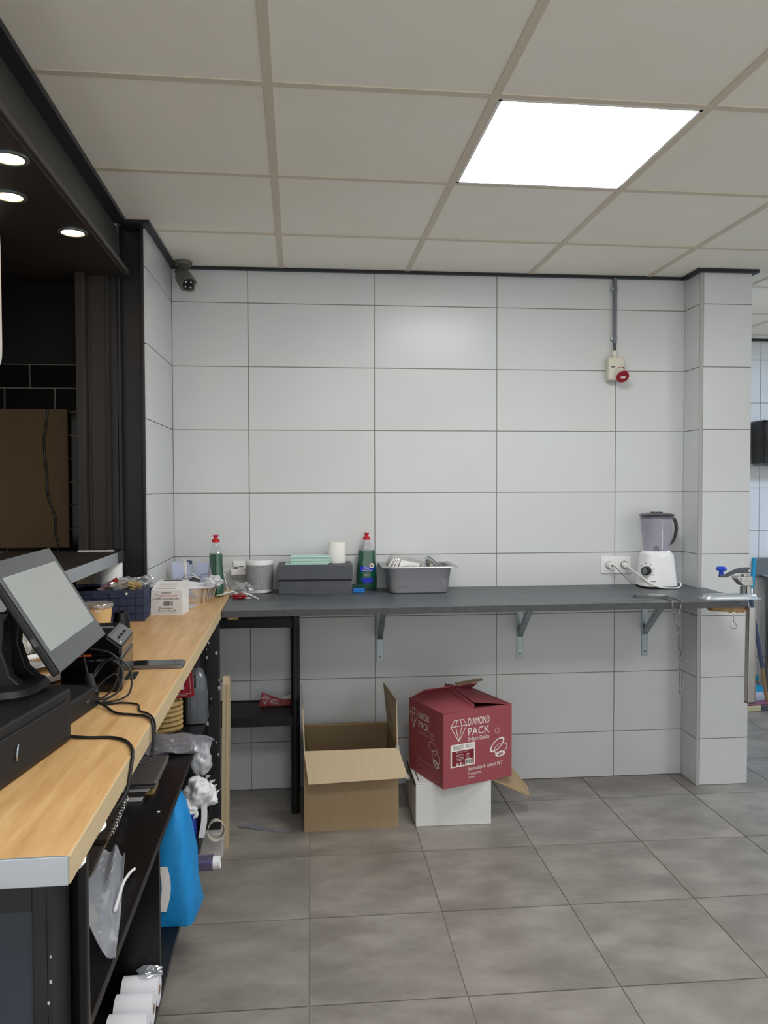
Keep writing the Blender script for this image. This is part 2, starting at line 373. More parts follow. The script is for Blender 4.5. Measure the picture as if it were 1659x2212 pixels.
# ---- dark kitchen seen through the hatch
wk = struct('wall_kitchen', MB().box(-1.7,-.50,-.415,-.35,.9,2.6), 'lightgrout')
part('upper_panel', MB().box(-1.7,-.52,-.428,-.415,1.965,2.302), 'blackpanel', wk)
th_, tw_ = .0955, .197
for r in range(8):
    z0 = 1.9625-.0965*(r+1)
    for c in range(-6, 2):
        x0 = -.8535+(0 if r % 2 == 0 else -.1005)+c*.1995
        x1 = min(x0+.1955, -.53)
        if x1-x0 < .02 or x0 < -1.68: continue
        piece('brick_tile', x1-x0, .008, .0925, 'blacktile', wk, ((x0+x1)/2,-.419,z0+.002), bevel=.0015)
struct('wall_lightblock', MB().box(-1.75,-1.7,-4.0,-.35,0,2.6), 'blackpanel')  # unseen black wall, added to keep world light out of the kitchen
solo('backing_board', MB().box(-1.5,-.700,-.452,-.434,1.209,1.777), 'boardbrown', 'brown board leaning on black brick tiles in the hatch', 'board', bevel=.003)
solo('electric_wire', MB().tube([(-.775,-.458,1.775),(-.784,-.46,1.70),(-.792,-.46,1.64),(-.783,-.46,1.52),(-.778,-.46,1.42),(-.752,-.46,1.34),(-.752,-.46,1.28),(-.738,-.462,1.216)], .004), 'cable',
     'thin black wire hanging down in front of the brown board', 'wire')
# white edge of a menu screen hung in the hatch
ms = thing('menu_screen', 'white edged hanging screen cut off by the left picture edge', 'screen', (-.678,-1.2,0), 0)
part('casing', MB().loft([(-.02,.42,.25,12),(.02,.42,.25,12)], n=48), 'white', ms, loc=(-.42,0,2.06), rot=(PI/2,0,0), bevel=.004)
part('display', MB().box(-.80,-.04,-.0215,-.0205,1.85,2.27), 'blackgloss', ms)
part('hanger', MB().cyl((-.42,0,2.302),(-.42,0,2.29),.012), 'steel', ms)
# ---- downlights
for (x,y,lb) in [(-.4548,-1.715,'warm recessed downlight nearest the camera, half cut off at the left'),(-.5526,-1.449,'warm recessed downlight in the second row, smallest at the left edge'),(-.469,-1.141,'warm recessed downlight closest to the black column')]:
    d = thing('downlight', lb, 'light', (x,y,2.280), 0, 'warm downlights in the hatch soffit')
    R_ = [[(r*math.cos(2*PI*i/32), r*math.sin(2*PI*i/32), z) for i in range(32)] for r,z in ((.047,0),(.047,-.004),(.036,-.005),(.034,0))]
    part('ring', MB().rings(R_, False, False), 'galv', d, smooth=True)
    part('bulb', MB().cyl((0,0,-.0008),(0,0,-.0025),.0345,n=28), 'lamp', d)
# ---- ceiling light panels
def panel(k, j, label, mat='led'):
    c = cw(k*.6+.3, j*.6+.3)
    t = thing('ceiling_light', label, 'light', (c.x,c.y,CZ), CR, 'square ceiling light panels')
    fr = MB()
    for a in range(4): 
        m = Matrix.Rotation(a*PI/2,4,'Z'); fr.box(-.288,.288,-.288,-.279,-.001,.010,m)
    part('frame', fr, 'ledwhite', t)
    part('diffuser', MB().box(-.279,.279,-.279,.279,.002,.008), mat, t)
panel(1,-2,'bright square light panel set into the white ceiling grid')
panel(0,-5,'square light panel in the ceiling above the viewer')
panel(5,-5,'unseen light panel added right of the viewer to brighten the room')  # out-of-view panel, added to lift floor and ceiling brightness
panel(6,0,'unseen cool panel added to tint the room beyond the pillar', 'coolfill')  # out-of-view panel, added to give this room its bluish light
struct('wall_right', MB().box(5.3,5.4,-5.2,1.6,0,2.56), 'fartile')
# ================================================================== COUNTERS
# raised bar at the hatch
rb = thing('raised_bar', 'raised bar shelf with aluminium edge below the hatch', 'bar', (-.44,-.63,0), A)
part('top', MB().box(-.45,-.004,-2.1,.03,1.167,1.2068), 'framebrown', rb, bevel=.002)
part('edge_strip', MB().box(-.004,.001,-2.1,-.115,1.166,1.2085), 'alu', rb, bevel=.001)
part('edge_strip', MB().box(-.004,.001,-.114,-.002,1.166,1.2085), 'steeldark', rb, bevel=.001)
part('back_panel', MB().box(-.19,-.17,-2.1,-.04,.9765,1.167), 'blackpanel', rb)
part('mosaic_inlay', MB().box(-.30,-.075,-2.05,-.14,1.2068,1.2076), 'framebrown', rb)
# wooden counter
WZ = .975
wc = thing('wooden_counter', 'long light wood counter with black shelf cabinet underneath', 'counter', (ex(-1.4),-1.4,0), A)
Lc = MB().prism([(-.002,-1.352),(-.002,1.385),(-.272,1.385),(-.272,.79),(-.60,.79),(-.60,-1.352)], WZ-.036, WZ)
part('top', Lc, 'wood', wc, bevel=.0015)
part('edge_band', MB().box(-.002,.0005,-1.352,1.385,WZ-.037,WZ-.001), 'woodedge', wc)
part('end_strip', MB().box(-.60,-.001,-1.357,-1.352,WZ-.0375,WZ+.0005), 'alu', wc, bevel=.001)
for a,b in ((-1.30,-1.27),(-1.19,-1.155)):
    part('chipped_sealant', MB().blob(.006,(b-a)/2,.004,seed=a,amp=.5,c=(-.004,(a+b)/2,WZ-.040)), 'whitegloss', wc)
part('corner_post', MB().loft([(0,.0125,.0125,3.2),(WZ-.0375,.0125,.0125,3.2)], n=20, cx=-.024, cy=-1.222), 'blackgloss', wc, smooth=True)
part('corner_angle', MB().box(-.060,-.040,-1.318,-1.300,0,WZ-.038), 'steelblack', wc, bevel=.003)
part('corner_angle', MB().box(-.040,-.034,-1.318,-1.235,0,WZ-.038), 'steelblack', wc)
part('end_panel', MB().box(-.60,-.060,-1.312,-1.296,0,WZ-.09), 'endpanel', wc)
part('end_rail', MB().box(-.60,-.060,-1.316,-1.29,WZ-.09,WZ-.037), 'steelblack', wc)
part('shelf', MB().box(-.58,-.030,-1.29,.735,.602,.620), 'black', wc, bevel=.001)
part('shelf', MB().box(-.58,-.030,-1.29,.735,.232,.250), 'black', wc, bevel=.001)
part('divider_panel', MB().box(-.58,-.032,-.516,-.498,.251,.601), 'black', wc, bevel=.001)
part('back_panel', MB().box(-.60,-.582,-1.29,.735,.0,WZ-.037), 'blackpanel', wc)
part('far_panel', MB().box(-.58,-.060,.737,.755,.10,WZ-.037), 'steelblack', wc)
part('far_post', MB().box(-.059,-.006,.733,.758,.10,WZ-.037), 'steelblack', wc, bevel=.003)
part('plinth_block', MB().box(-.17,.004,.700,.77,0,.098), 'plinth', wc, bevel=.004)
for (x,y) in ((-.06,-.35),(-.075,-.9)): part('dowel_cap', MB().cyl((x,y,.62),(x,y,.6212),.004), 'whitematte', wc)
rnd = random.Random(3)
for i in range(26): # paint chips showing white on the black posts
    z = .12+.8*rnd.random()
    r_ = .0012+.0018*rnd.random(); x = -.058+.020*rnd.random()
    if i < 14: part('paint_chip', MB().blob(r_,.0006,r_*1.4,seed=i,amp=.4,nu=8,nv=5,c=(x if i % 2 else -.036,-1.3182,z)), 'plinth', wc)
    else: part('paint_chip', MB().blob(r_*1.6,.0008,r_*2.4,seed=i,amp=.4,nu=8,nv=5,c=(-.058+.05*rnd.random(),.7327,z)), 'plinth', wc)
# slate worktop along the back wall
wt = thing('slate_worktop', 'dark slate laminate worktop along the white tiled wall', 'worktop', (0,0,0))
TZ = .967
poly = [(-.059,-.648),(2.11,-.618),(2.15,-.606),(2.17,-.57),(2.178,-.166),(2.146,-.164),(2.146,-.002),(-.0715,-.002)]
part('top', MB().prism(poly, TZ-.027, TZ), 'slate', wt, bevel=.002)
part('front_edge', MB().prism([(-.059,-.6492),(2.11,-.6192),(2.11,-.6182),(-.059,-.6482)], TZ-.027, TZ-.001), 'slateedge', wt)
part('batten', MB().box(-.040,.0,-.63,-.55,.928,TZ-.0275), 'chip', wt)
part('batten', MB().prism([(2.02,-.55),(2.135,-.605),(2.135,-.52),(2.02,-.5)], .914,TZ-.0275), 'chip', wt)
for x, lb in ((.6235,'galvanised angle bracket under the worktop, nearest the brown open box'),(1.318,'galvanised angle bracket under the worktop above the maroon box'),(1.957,'galvanised angle bracket under the worktop below the blender')):
    b = thing('shelf_bracket', lb, 'bracket', (x,-.001,0), 0, 'metal brackets under the worktop')
    part('wall_plate', MB().box(-.016,.016,-.005,0,.606,.939), 'galv', b, bevel=.002)
    part('arm', MB().box(-.016,.016,-.40,-.005,.9335,.939), 'galv', b)
    part('brace', MB().rings([[(-.012,-.005,.715),(.012,-.005,.715),(.012,-.005,.74),(-.012,-.005,.74)],[(-.012,-.245,.917),(.012,-.245,.917),(.012,-.225,.9335),(-.012,-.225,.9335)]]), 'galv', b)
    part('screw', MB().cyl((0,-.005,.630),(0,-.0075,.630),.006,n=12), 'steeldark', b)
# ================================================================== ON THE SLATE WORKTOP
# ---- smart speaker
sp = thing('smart_speaker', 'grey fabric smart speaker with white top and base', 'speaker', (.052,-.105,TZ))
part('base', MB().loft([(0,.052,.052,2),(.004,.058,.058,2),(.012,.060,.060,2),(.018,.061,.061,2)], n=40), 'whitegloss', sp, smooth=True)
part('grille', MB().loft([(.018,.0615,.0615,2),(.07,.0635,.0635,2),(.132,.0645,.0645,2)], n=40), 'fabricgrey', sp, smooth=True)
part('top', MB().loft([(.132,.0655,.0655,2),(.148,.0655,.0655,2),(.152,.064,.064,2),(.1525,.055,.055,2)], n=40), 'whitegloss', sp, smooth=True)
lg = part('logo', lines([(-.005,-.005,.005,-.005),(.005,-.005,.005,.005),(.005,.005,-.005,.005),(-.005,.005,-.005,-.005)], .0012, Matrix.Translation((-.008,-.0632,.032))), 'white', sp)
# ---- wall socket behind the speaker with two adapters
def outlet(name, label, x0, x1, z0, z1, n):
    t = thing(name, label, 'socket', ((x0+x1)/2,0,z0), 0)
    w_, h_ = x1-x0, z1-z0
    part('plate', MB().box(-w_/2,w_/2,-.009,-.0005,0,h_), 'whitegloss', t, bevel=.003)
    for k in range(n):
        cx = -w_/2+w_*(k+.5)/n
        q = part('insert', MB().box(cx-.030,cx+.030,-.012,-.009,h_/2-.030,h_/2+.030), 'white', t, bevel=.002)
        R_ = [[(cx+r*math.cos(2*PI*i/24),y,h_/2+r*math.sin(2*PI*i/24)) for i in range(24)] for r,y in ((.0215,-.0122),(.0200,-.0145),(.0185,-.0122))]
        part('well_ring', MB().rings(R_, False, False), 'white', q, smooth=True)
        part('well', MB().cyl((cx,-.0118,h_/2),(cx,-.0124,h_/2),.0185,n=24), 'steeldark', q)
    return t
s2 = outlet('wall_socket', 'white wall socket partly hidden behind the grey speaker', -.078,.075,1.022,1.106,2)
ad = thing('plug_adapter', 'white charger block plugged in beside the grey speaker', 'adapter', (-.045,-.013,1.045))
part('body', MB().box(-.037,.035,-.062,0,0,.032), 'white', ad, bevel=.004)
part('usb_plug', MB().box(-.024,-.004,-.066,-.046,.0325,.038), 'black', ad, bevel=.001)
part('cable', MB().tube([(-.024,-.056,.035),(-.05,-.056,.03),(-.08,-.07,.015),(-.10,-.09,-.005),(-.105,-.11,-.04),(-.085,-.14,-.064)], .0022), 'cablewhite', ad)
solo('charging_cable', MB().tube([(-.130,-.30,WZ+.003),(-.10,-.32,WZ+.012),(-.05,-.30,WZ+.022),(-.02,-.31,WZ+.004),(.0,-.34,WZ+.020),(.03,-.345,WZ+.012),(.065,-.36,TZ+.004)], .003), 'cablewhite',
     'loose white cable lying across the joint of both counters', 'cable')
solo('thin_cable', MB().tube([(-.10,-.22,WZ+.10),(-.085,-.24,WZ+.05),(-.07,-.25,WZ+.01),(-.03,-.26,WZ+.004),(.0,-.24,WZ+.02),(-.03,-.215,WZ+.035),(-.07,-.20,WZ+.02),(-.105,-.21,WZ+.004)], .0016), 'cablewhite',
     'thin white cable looping up behind the narrow green bottle', 'cable')
solo('plastic_bag', MB().blob(.048,.035,.038,seed=3,amp=.55,fr=2.2,flat=.35), 'film', 'small crumpled clear bag in front of the grey speaker', 'bag', loc=(-.012,-.235,TZ+.026))
rw = thing('candy_wrapper', 'crumpled dark red wrapper at the edge of the slate worktop', 'wrapper', (-.022,-.315,TZ))
part('wrap', MB().blob(.028,.018,.013,seed=5,amp=.6,fr=2.6,flat=.2), 'reddark', rw, loc=(0,0,.0105))
part('white_end', MB().blob(.014,.012,.004,seed=8,amp=.4,flat=.2), 'white', rw, loc=(.036,-.005,.0035))
# ---- dark grey carton with lid, napkins and toilet roll on it
gb = thing('grey_carton', 'dark grey lidded carton holding mint napkins and a paper roll', 'box', (.311,-.115,TZ), .0)
part('tray', MB().box(-.166,.166,-.088,.088,0,.066), 'darkgrey', gb, bevel=.002)
part('lid', MB().box(-.172,.170,-.094,.094,.068,.134), 'darkgrey', gb, bevel=.003)
part('lid_seam', MB().box(-.1695,.1675,-.0915,.0915,.062,.068), 'blackmatte', gb)
part('corner_tab', MB().quad((-.166,-.0887,.002),(-.126,-.0887,.002),(-.126,-.0887,.034),(-.166,-.0887,.034),.0006), 'darkgrey', gb)
nk = thing('napkin_stack', 'stack of folded mint green napkins on the grey carton', 'napkins', (.288,-.125,TZ+.1345), -.03)
for k in range(7):
    o = (k % 3-1)*.0015+(-.012 if k == 0 else .0)
    part('napkin', MB().box(-.088+o-(.012 if k == 0 else 0),.092+o*.5,-.062+o,.066,.0005+k*.0053,.0048+k*.0053), 'mint', nk, bevel=.0015)
tr = thing('toilet_roll', 'white toilet paper roll standing on the grey carton', 'paper roll', (.412,-.095,TZ+.1345), .4)
R_ = [[(r*math.cos(2*PI*i/40),r*math.sin(2*PI*i/40),z) for i in range(40)] for r,z in ((.019,.0),(.042,.0),(.043,.004),(.041,.092),(.039,.096),(.020,.096),(.019,.094))]
part('roll', MB().rings(R_+[R_[0]], False, False), 'tissue', tr, smooth=True)
part('core', MB().loft([(.001,.0188,.0188,2),(.094,.0188,.0188,2)], n=24, cap0=False, cap1=False), 'tan', tr)
# ---- washing-up liquid bottles
def bottle(label, loc, rz, front_label):
    t = thing('dish_soap_bottle', label, 'bottle', loc, rz, 'green washing-up liquid bottles')
    prof = [(0,.044,.026),(.004,.049,.029),(.05,.0495,.0295),(.10,.048,.029),(.135,.043,.027),(.155,.0415,.0265),(.175,.0425,.027),(.19,.0395,.0265),(.205,.031,.024),(.22,.0215,.019),(.231,.015,.015),(.240,.0145,.0145)]
    part('shell', MB().loft([(z,a,b,2.5) for z,a,b in prof], n=32), 'clearplastic', t, smooth=True)
    liq = [(z+.002 if z == 0 else z, a*.965, b*.965) for z,a,b in prof if z < .18]+[(.188,.0385,.0255)]
    part('liquid', MB().loft([(z,a,b,2.5) for z,a,b in liq], n=32), 'green', t, smooth=True)
    cp = part('cap', MB().loft([(.238,.0168,.0168,2),(.2425,.0172,.0172,2),(.252,.0172,.0172,2),(.2525,.011,.011,2)], n=24), 'redplastic', t, smooth=True)
    part('spout', MB().loft([(.2525,.0085,.0085,2),(.262,.0085,.0085,2),(.264,.0125,.0125,2),(.271,.0125,.0125,2)], n=20), 'redplastic', cp, smooth=True)
    def surf(z):                                   # front of the shell at height z
        for (a,b) in zip(prof[:-1],prof[1:]):
            if a[0] <= z <= b[0]: return -(a[2]+(b[2]-a[2])*(z-a[0])/(b[0]-a[0]))
    if front_label:
        lb = MB()
        def band(z0,z1,w0,w1,mat,nm,off=.0012):
            m = MB()
            def f(u,v):
                z = z0+(z1-z0)*v; ww = w0+(w1-w0)*v; x = (u-.5)*ww
                d = surf(z); a = .049
                return (x, d*(max(0,1-abs(x/a)**2.5))**(1/2.5)-off, z)
            m.sheet(f, 10, 5); return part(nm, m, mat, t, smooth='all')
        band(.088,.112,.068,.070,'labelblue','label_band')
        band(.058,.088,.064,.068,'green','label_panel',.0010)
        band(.034,.058,.040,.064,'labelblue','label_foot')
        text('P&G', .022,.011,'print',t,(-.004,-.0322,.1055),(PI/2,0,0))
        text('Professional', .046,.008,'print',t,(.0,-.0322,.0945),(PI/2,0,0))
        for k in range(4): text('------------', .024,.0012,'print',t,(-.004,-.0316,.082-k*.006),(PI/2,0,0), name='small_print')
        part('round_badge', MB().cyl((.020,-.0305,.117),(.020,-.0322,.117),.0115,n=24), 'print', t)
        part('badge_mark', MB().box(.0145,.0255,-.0327,-.0323,.1165,.1205), 'reddark', t)
        part('badge_mark', MB().box(.0155,.0245,-.0327,-.0323,.1115,.1145), 'ink', t)
    else:
        for k in (1,):
            m = MB(); 
            def f(u,v):
                z = .045+.085*v; x = (u-.5)*(.030+.030*math.sin(PI*min(1,v*.9+.1))); d = surf(z)
                return (x, d*(max(0,1-abs(x/.049)**2.5))**(1/2.5)-.0012, z)
            m.sheet(f, 8, 10); part('label', m, 'labelgrey', t, smooth='all')
        for k in range(3): text('-----', .016,.002,'ink',t,(0,-.0318,.062+k*.022),(PI/2,0,0), name='small_print')
    return t
bottle('green dish soap bottle with blue printed label between carton and metal pan', (.556,-.052,TZ), .06, True)
bottle('green dish soap bottle seen narrow side on at the wood counter end', (-.128,-.262,WZ), -1.15, False)
spg = thing('kitchen_sponge', 'blue sponge with dark green scouring pad beside the carton', 'sponge', (.513,-.145,TZ), .0)
part('foam', MB().box(-.029,.026,-.03,.03,0,.022), 'sponge', spg, bevel=.003)
part('scouring_pad', MB().box(-.029,.026,-.03,.03,.0225,.034), 'spongegreen', spg, bevel=.002)
# ---- steel gastronorm pan with foil trays in it
gp = thing('metal_pan', 'grey stainless steel food pan holding crumpled foil trays', 'pan', (.787,-.125,TZ))
hx, hy, hz = .150, .118, .125
secs = [(0,hx-.020,hy-.02,7),(.004,hx-.014,hy-.014,7),(.02,hx-.011,hy-.011,7),(hz-.004,hx,hy,7),(hz,hx+.003,hy+.003,8),(hz,hx+.024,hy+.024,14),(hz-.003,hx+.026,hy+.026,14)]
inner = [(hz-.003,hx+.022,hy+.022,14),(hz-.002,hx+.002,hy+.002,8),(.022,hx-.013,hy-.013,7),(.006,hx-.022,hy-.022,7)]
part('body', MB().loft(secs+inner, n=64, cap0=True, cap1=True), 'pansteel', gp, smooth=True)
for x0,x1,z in ((-.105,-.084,.031),(-.079,-.058,.032),(.014,.022,.034),(.027,.056,.034)):
    part('stamped_mark', MB().box(x0,x1,-(hy-.0075),-(hy-.009),z,z+.0022), 'steeldark', gp)
def foiltray(name, label, cat, loc, rot, L, Wd, H, fl=.012, rib=.002, n=96, group=None, mat='foilmat'):
    t = thing(name, label, cat, loc, 0, group, rot=rot)
    R_ = []
    for z,s_ in ((0,.80),(.002,.83),(H*.97,.985),(H,1.0),(H,1.0)):
        r = []
        for i in range(n):
            a = 2*PI*(i+.5)/n; c,q = math.cos(a),math.sin(a); e = 5
            k = 1+(rib/L*2*(1 if i % 4 < 2 else -1) if .001 < z < H*.99 else 0)
            r.append((L/2*s_*k*math.copysign(abs(c)**(2/e),c), Wd/2*s_*k*math.copysign(abs(q)**(2/e),q), z))
        R_.append(r)
    part('tray', MB().rings(R_[:4], True, False), mat, t, smooth=False)
    R2 = [[(x*(1+g/L*2),y*(1+g/Wd*2),H+dz) for x,y,z in R_[3]] for g,dz in ((-.001,0),(fl,.001),(fl+.001,.003),(fl-.003,.003))]
    part('rim', MB().rings(R2, False, False), mat, t, smooth=True)
    return t
foiltray('foil_tray', 'ribbed aluminium foil tray tipped inside the grey pan', 'foil tray', (.752,-.108,TZ+.146), (math.radians(186),math.radians(13),.10), .20, .12, .050)
foiltray('foil_tray', 'small foil tray standing on edge at the pan right side', 'foil tray', (.845,-.115,TZ+.085), (math.radians(70),math.radians(38),.5), .12, .08, .03)
# ---- blender
bl = thing('blender', 'white kitchen blender with smoky jar and dark lid', 'blender', (1.962,-.118,TZ), .0)
part('foot', MB().loft([(0,.082,.074,4),(.006,.086,.078,4),(.012,.086,.078,4)], n=48), 'blackmatte', bl, smooth=True)
part('body', MB().loft([(.010,.087,.080,4),(.020,.087,.080,4),(.030,.085,.078,4),(.15,.074,.070,3.4),(.162,.073,.069,3.2),(.168,.067,.064,3),(.178,.062,.060,2.6)], n=56), 'whitegloss', bl, smooth=True)
kd = Vector((-.78,-.62,0)).normalized(); kc = kd*.086+Vector((0,0,.085))
part('dial_plate', MB().cyl(kc-kd*.012, kc+kd*.004, .029, n=32), 'whitegloss', bl, smooth=True)
kn = part('dial', MB().cyl(kc+kd*.004, kc+kd*.026, .0225, .0205, n=32), 'blackgloss', bl, smooth=True)
part('dial_face', MB().cyl(kc+kd*.026, kc+kd*.028, .015, n=28), 'galv', kn, smooth=True)
side = Vector((kd.y,-kd.x,0))*-1
for a in (20,60,100,140,330):
    q = kc+kd*.0045+side*(math.cos(math.radians(a))*.036)+Vector((0,0,math.sin(math.radians(a))*.036))
    part('dial_mark', MB().box(-.001,.001,-.001,.001,-.003,.003), 'ink', bl, loc=q)
part('brand_mark', MB().box(-.066,-.062,-.0803,-.0795,.034,.038).box(-.059,-.038,-.0808,-.08,.0345,.0372), 'steeldark', bl)
jo = [(.176,.056,.056,3),(.182,.058,.058,3),(.25,.064,.063,2.8),(.335,.072,.070,2.8),(.345,.0735,.0715,2.8)]
ji = [(z,a-.003,b-.003,e) for z,a,b,e in reversed(jo)]
part('jar', MB().loft(jo+ji, n=44, cap0=True, cap1=True), 'jar', bl, smooth=True)
part('jar_rib', MB().box(-.0025,.0025,-.0655,-.0625,.19,.32), 'film', bl)
bd = MB()
for a in range(4): bd.box(0,.024,-.004,.004,.196,.1975, Matrix.Rotation(a*PI/2+.3,4,'Z')@Matrix.Rotation(-.12,4,'Y'))
part('blades', bd, 'steel', bl)
part('blade_hub', MB().loft([(.178,.018,.018,2),(.19,.012,.012,2),(.20,.006,.006,2)], n=16), 'blackmatte', bl, smooth=True)
ld = part('lid', MB().loft([(.332,.069,.067,2.8),(.346,.0705,.0685,2.8),(.3465,.077,.075,2.8),(.352,.078,.076,2.8),(.358,.066,.064,2.6),(.361,.045,.045,2.4)], n=44), 'smoke', bl, smooth=True)
part('lid_cap', MB().loft([(.360,.028,.026,2.6),(.366,.027,.025,2.6)], n=28), 'smoke', ld, smooth=True)
part('lid_tab', MB().box(.066,.090,-.012,.012,.3475,.3525), 'smoke', ld, bevel=.002)
hp = [(.073,0,.338),(.086,0,.334),(.0965,0,.315),(.1,0,.28),(.094,0,.245),(.080,0,.215),(.066,0,.204)]
part('handle', MB().rings([[(x-.004,-.011,z-.003),(x+.005,-.011,z+.002),(x+.005,.011,z+.002),(x-.004,.011,z-.003)] for x,_,z in hp]), 'smoke', bl, bevel=.003, smooth=True)
part('cord', MB().tube([(.06,.06,.012),(.10,.02,.02),(.098,-.05,.024),(.075,-.092,.010),(.03,-.1,.006),(-.03,-.096,.012),(-.068,-.088,.028),(-.096,-.045,.058),(-.112,.03,.084),(-.118,.082,.098)], .0035), 'cablewhite', bl)
part('plug', MB().cyl((-.118,.078,.099),(-.118,.103,.099),.013,.016,n=18), 'white', bl, smooth=True)
# ---- double socket at the right
s1 = outlet('wall_socket', 'white double wall socket left of the blender with two plugs', 1.728,1.883,1.024,1.108,2)
# ---- phone with charger
ph = thing('smartphone', 'black phone charging on the slate worktop by the blender', 'phone', (1.78,-.45,TZ), -.38)
part('body', MB().loft([(0,.066,.034,9),(.0015,.068,.036,9),(.0085,.068,.036,9),(.010,.066,.034,9)], n=48), 'steeldark', ph, smooth=True)
part('screen', MB().loft([(.0101,.064,.032,9),(.0104,.064,.032,9)], n=48), 'blackgloss', ph)
ch = thing('phone_charger', 'phone charger plug with thin grey lead in the left outlet', 'charger', (1.7665,-.0135,1.066))
part('plug', MB().cyl((0,0,0),(0,-.034,0),.0175,.0155,n=20), 'white', ch, smooth=True)
part('usb_plug', MB().box(-.004,.004,-.052,-.0345,-.002,.003), 'blackmatte', ch)
part('lead', MB().tube([(0,-.05,0),(.004,-.08,-.006),(.016,-.17,-.045),(.024,-.27,-.078),(.016,-.36,-.0895),(.005,-.405,-.092)], .0019), 'steeldark', ch)
hc = thing('braided_cable', 'black and white braided cable hanging in a loop off the worktop', 'cable', (1.80,-.62,TZ))
part('strand', MB().tube([(.018,.15,.004),(.016,.06,.004),(.006,.0,.004),(-.004,-.018,.001),(.0,-.019,-.03),(.020,-.017,-.12),(.030,-.016,-.22),(.032,-.016,-.33),(.0335,-.016,-.378),(.037,-.016,-.386)], .0030, n=6, sub=8), 'braid', hc)
part('strand', MB().tube([(.045,.15,.004),(.055,.07,.004),(.043,-.008,.004),(.037,-.018,-.002),(.028,-.017,-.05),(.026,-.016,-.10),(.033,-.016,-.17),(.041,-.016,-.26),(.044,-.016,-.33),(.0415,-.016,-.376),(.037,-.016,-.386)], .0030, n=6, sub=8), 'braid', hc)
# ---- bench can opener clamped on the worktop end
co = thing('can_opener', 'bench can opener with blue knob clamped on the worktop end', 'can opener', (2.10,-.545,TZ))
part('base_plate', MB().loft([(.0,.130,.042,6),(.003,.130,.042,6),(.0035,.118,.034,5),(.016,.112,.030,5),(.021,.104,.025,4)], n=48), 'alu', co, smooth=True)
part('post', MB().loft([(.021,.010,.010,6),(.052,.010,.010,6)], n=16, cx=.060), 'steeldark', co)
part('post', MB().loft([(.021,.008,.012,6),(.052,.010,.012,6)], n=16, cx=.080), 'steel', co)
part('head', MB().rings([[(x,y,z) for x,z in ((.018,.098),(.018,.088),(.046,.058),(.090,.056),(.088,.098))] for y in (-.028,.022)]), 'steel', co, bevel=.003)
part('head_ridge', MB().box(.020,.0895,-.0295,-.0282,.078,.080), 'steeldark', co)
part('head_bolt', MB().cyl((.033,-.0282,.088),(.033,-.030,.088),.003,n=10), 'black', co)
part('spindle', MB().cyl((.066,0,.098),(.066,0,.106),.016,n=20), 'steel', co, smooth=True)
ar = part('crank_arm', MB().rings([[(x,-.010,z-h),(x,.010,z-h),(x,.010,z+h),(x,-.010,z+h)] for x,z,h in ((-.05,.099,.005),(-.022,.099,.006),(.0,.108,.008),(.025,.120,.008),(.045,.1225,.011),(.086,.1235,.012))]), 'darkgrey', co, bevel=.004)
part('crank_pin', MB().cyl((.080,-.0105,.121),(.080,-.0125,.121),.004,n=12), 'chrome', ar)
kb = part('crank_knob', MB().loft([(.104,.010,.010,2),(.122,.0095,.0095,2),(.124,.021,.021,2),(.132,.023,.023,2),(.138,.019,.019,2),(.141,.010,.010,2)], n=28, cx=-.040), 'blueplastic', co, smooth=True)
part('knob_cap', MB().cyl((-.04,0,.1405),(-.04,0,.1425),.007,n=16), 'chrome', kb)
cl_ = part('clamp_screw', MB().cyl((.012,-.01,-.055),(.014,-.01,-.100),.0035,n=12), 'chrome', co, smooth=True)
part('clamp_disc', MB().loft([(-.0585,.024,.020,2),(-.0535,.024,.020,2)], n=24, cx=.012, cy=-.01), 'chrome', cl_, smooth=True)
part('clamp_foot', MB().box(.012,.048,-.02,0,-.0535,-.050), 'chrome', cl_, bevel=.001)
part('clamp_handle', MB().tube([(.014,-.01,-.100),(.003,-.01,-.114),(.001,-.01,-.124),(.010,-.01,-.128),(.024,-.01,-.127),(.029,-.01,-.121),(.024,-.01,-.111)], .0022, closed=True), 'chrome', cl_, smooth='all')
bar = part('steel_bar', MB().loft([(-.430,.019,.016,8),(-.028,.015,.016,8)], n=32, cx=.052, cy=-.075), 'steel', co, smooth=True)
part('bar_bracket', MB().box(.037,.067,-.075,-.02,-.042,-.028), 'steel', co)
part('end_cap', MB().loft([(-.436,.0175,.0145,8),(-.4305,.0195,.0165,8)], n=32, cx=.052, cy=-.075), 'blackmatte', bar)
# ================================================================== ON THE WALL
cc = thing('security_camera', 'grey bullet security camera under the ceiling in the corner', 'camera', (-.285,-.085,CZ))
part('mount', MB().loft([(-.016,.036,.036,2.4),(-.004,.040,.040,2.4),(.0,.040,.040,2.4)], n=32), 'camgrey', cc, smooth=True)
part('arm', MB().cyl((0,-.005,-.016),(.0,-.01,-.052),.017,.020,n=20), 'camgrey', cc, smooth=True)
hd = bpy.data.objects.new('housing_pivot', None)
fd = Vector((.30,-.78,-.48)).normalized(); mt = Matrix.Translation((.0,-.018,-.068))@fd.to_track_quat('Z','Y').to_matrix().to_4x4()
bpy.data.objects.remove(hd)
hs = part('housing', MB().loft([(-.018,.026,.026,4),(-.012,.031,.031,4),(.125,.033,.033,4),(.128,.030,.030,4)], n=36), 'camgrey', cc, smooth=True); hs.matrix_local = mt
part('sun_shield', MB().sheet(lambda u,v: (.0355*math.sin((u-.5)*2.6), .0355*math.cos((u-.5)*2.6), -.02+.17*v), 14, 2), 'camgrey', hs, solid=.003)
part('glass', MB().loft([(.1285,.024,.024,2.6),(.1295,.024,.024,2.6)], n=28), 'lens', hs)
part('lens', MB().loft([(.1296,.011,.011,2),(.132,.009,.009,2)], n=20), 'blackgloss', hs, smooth=True)
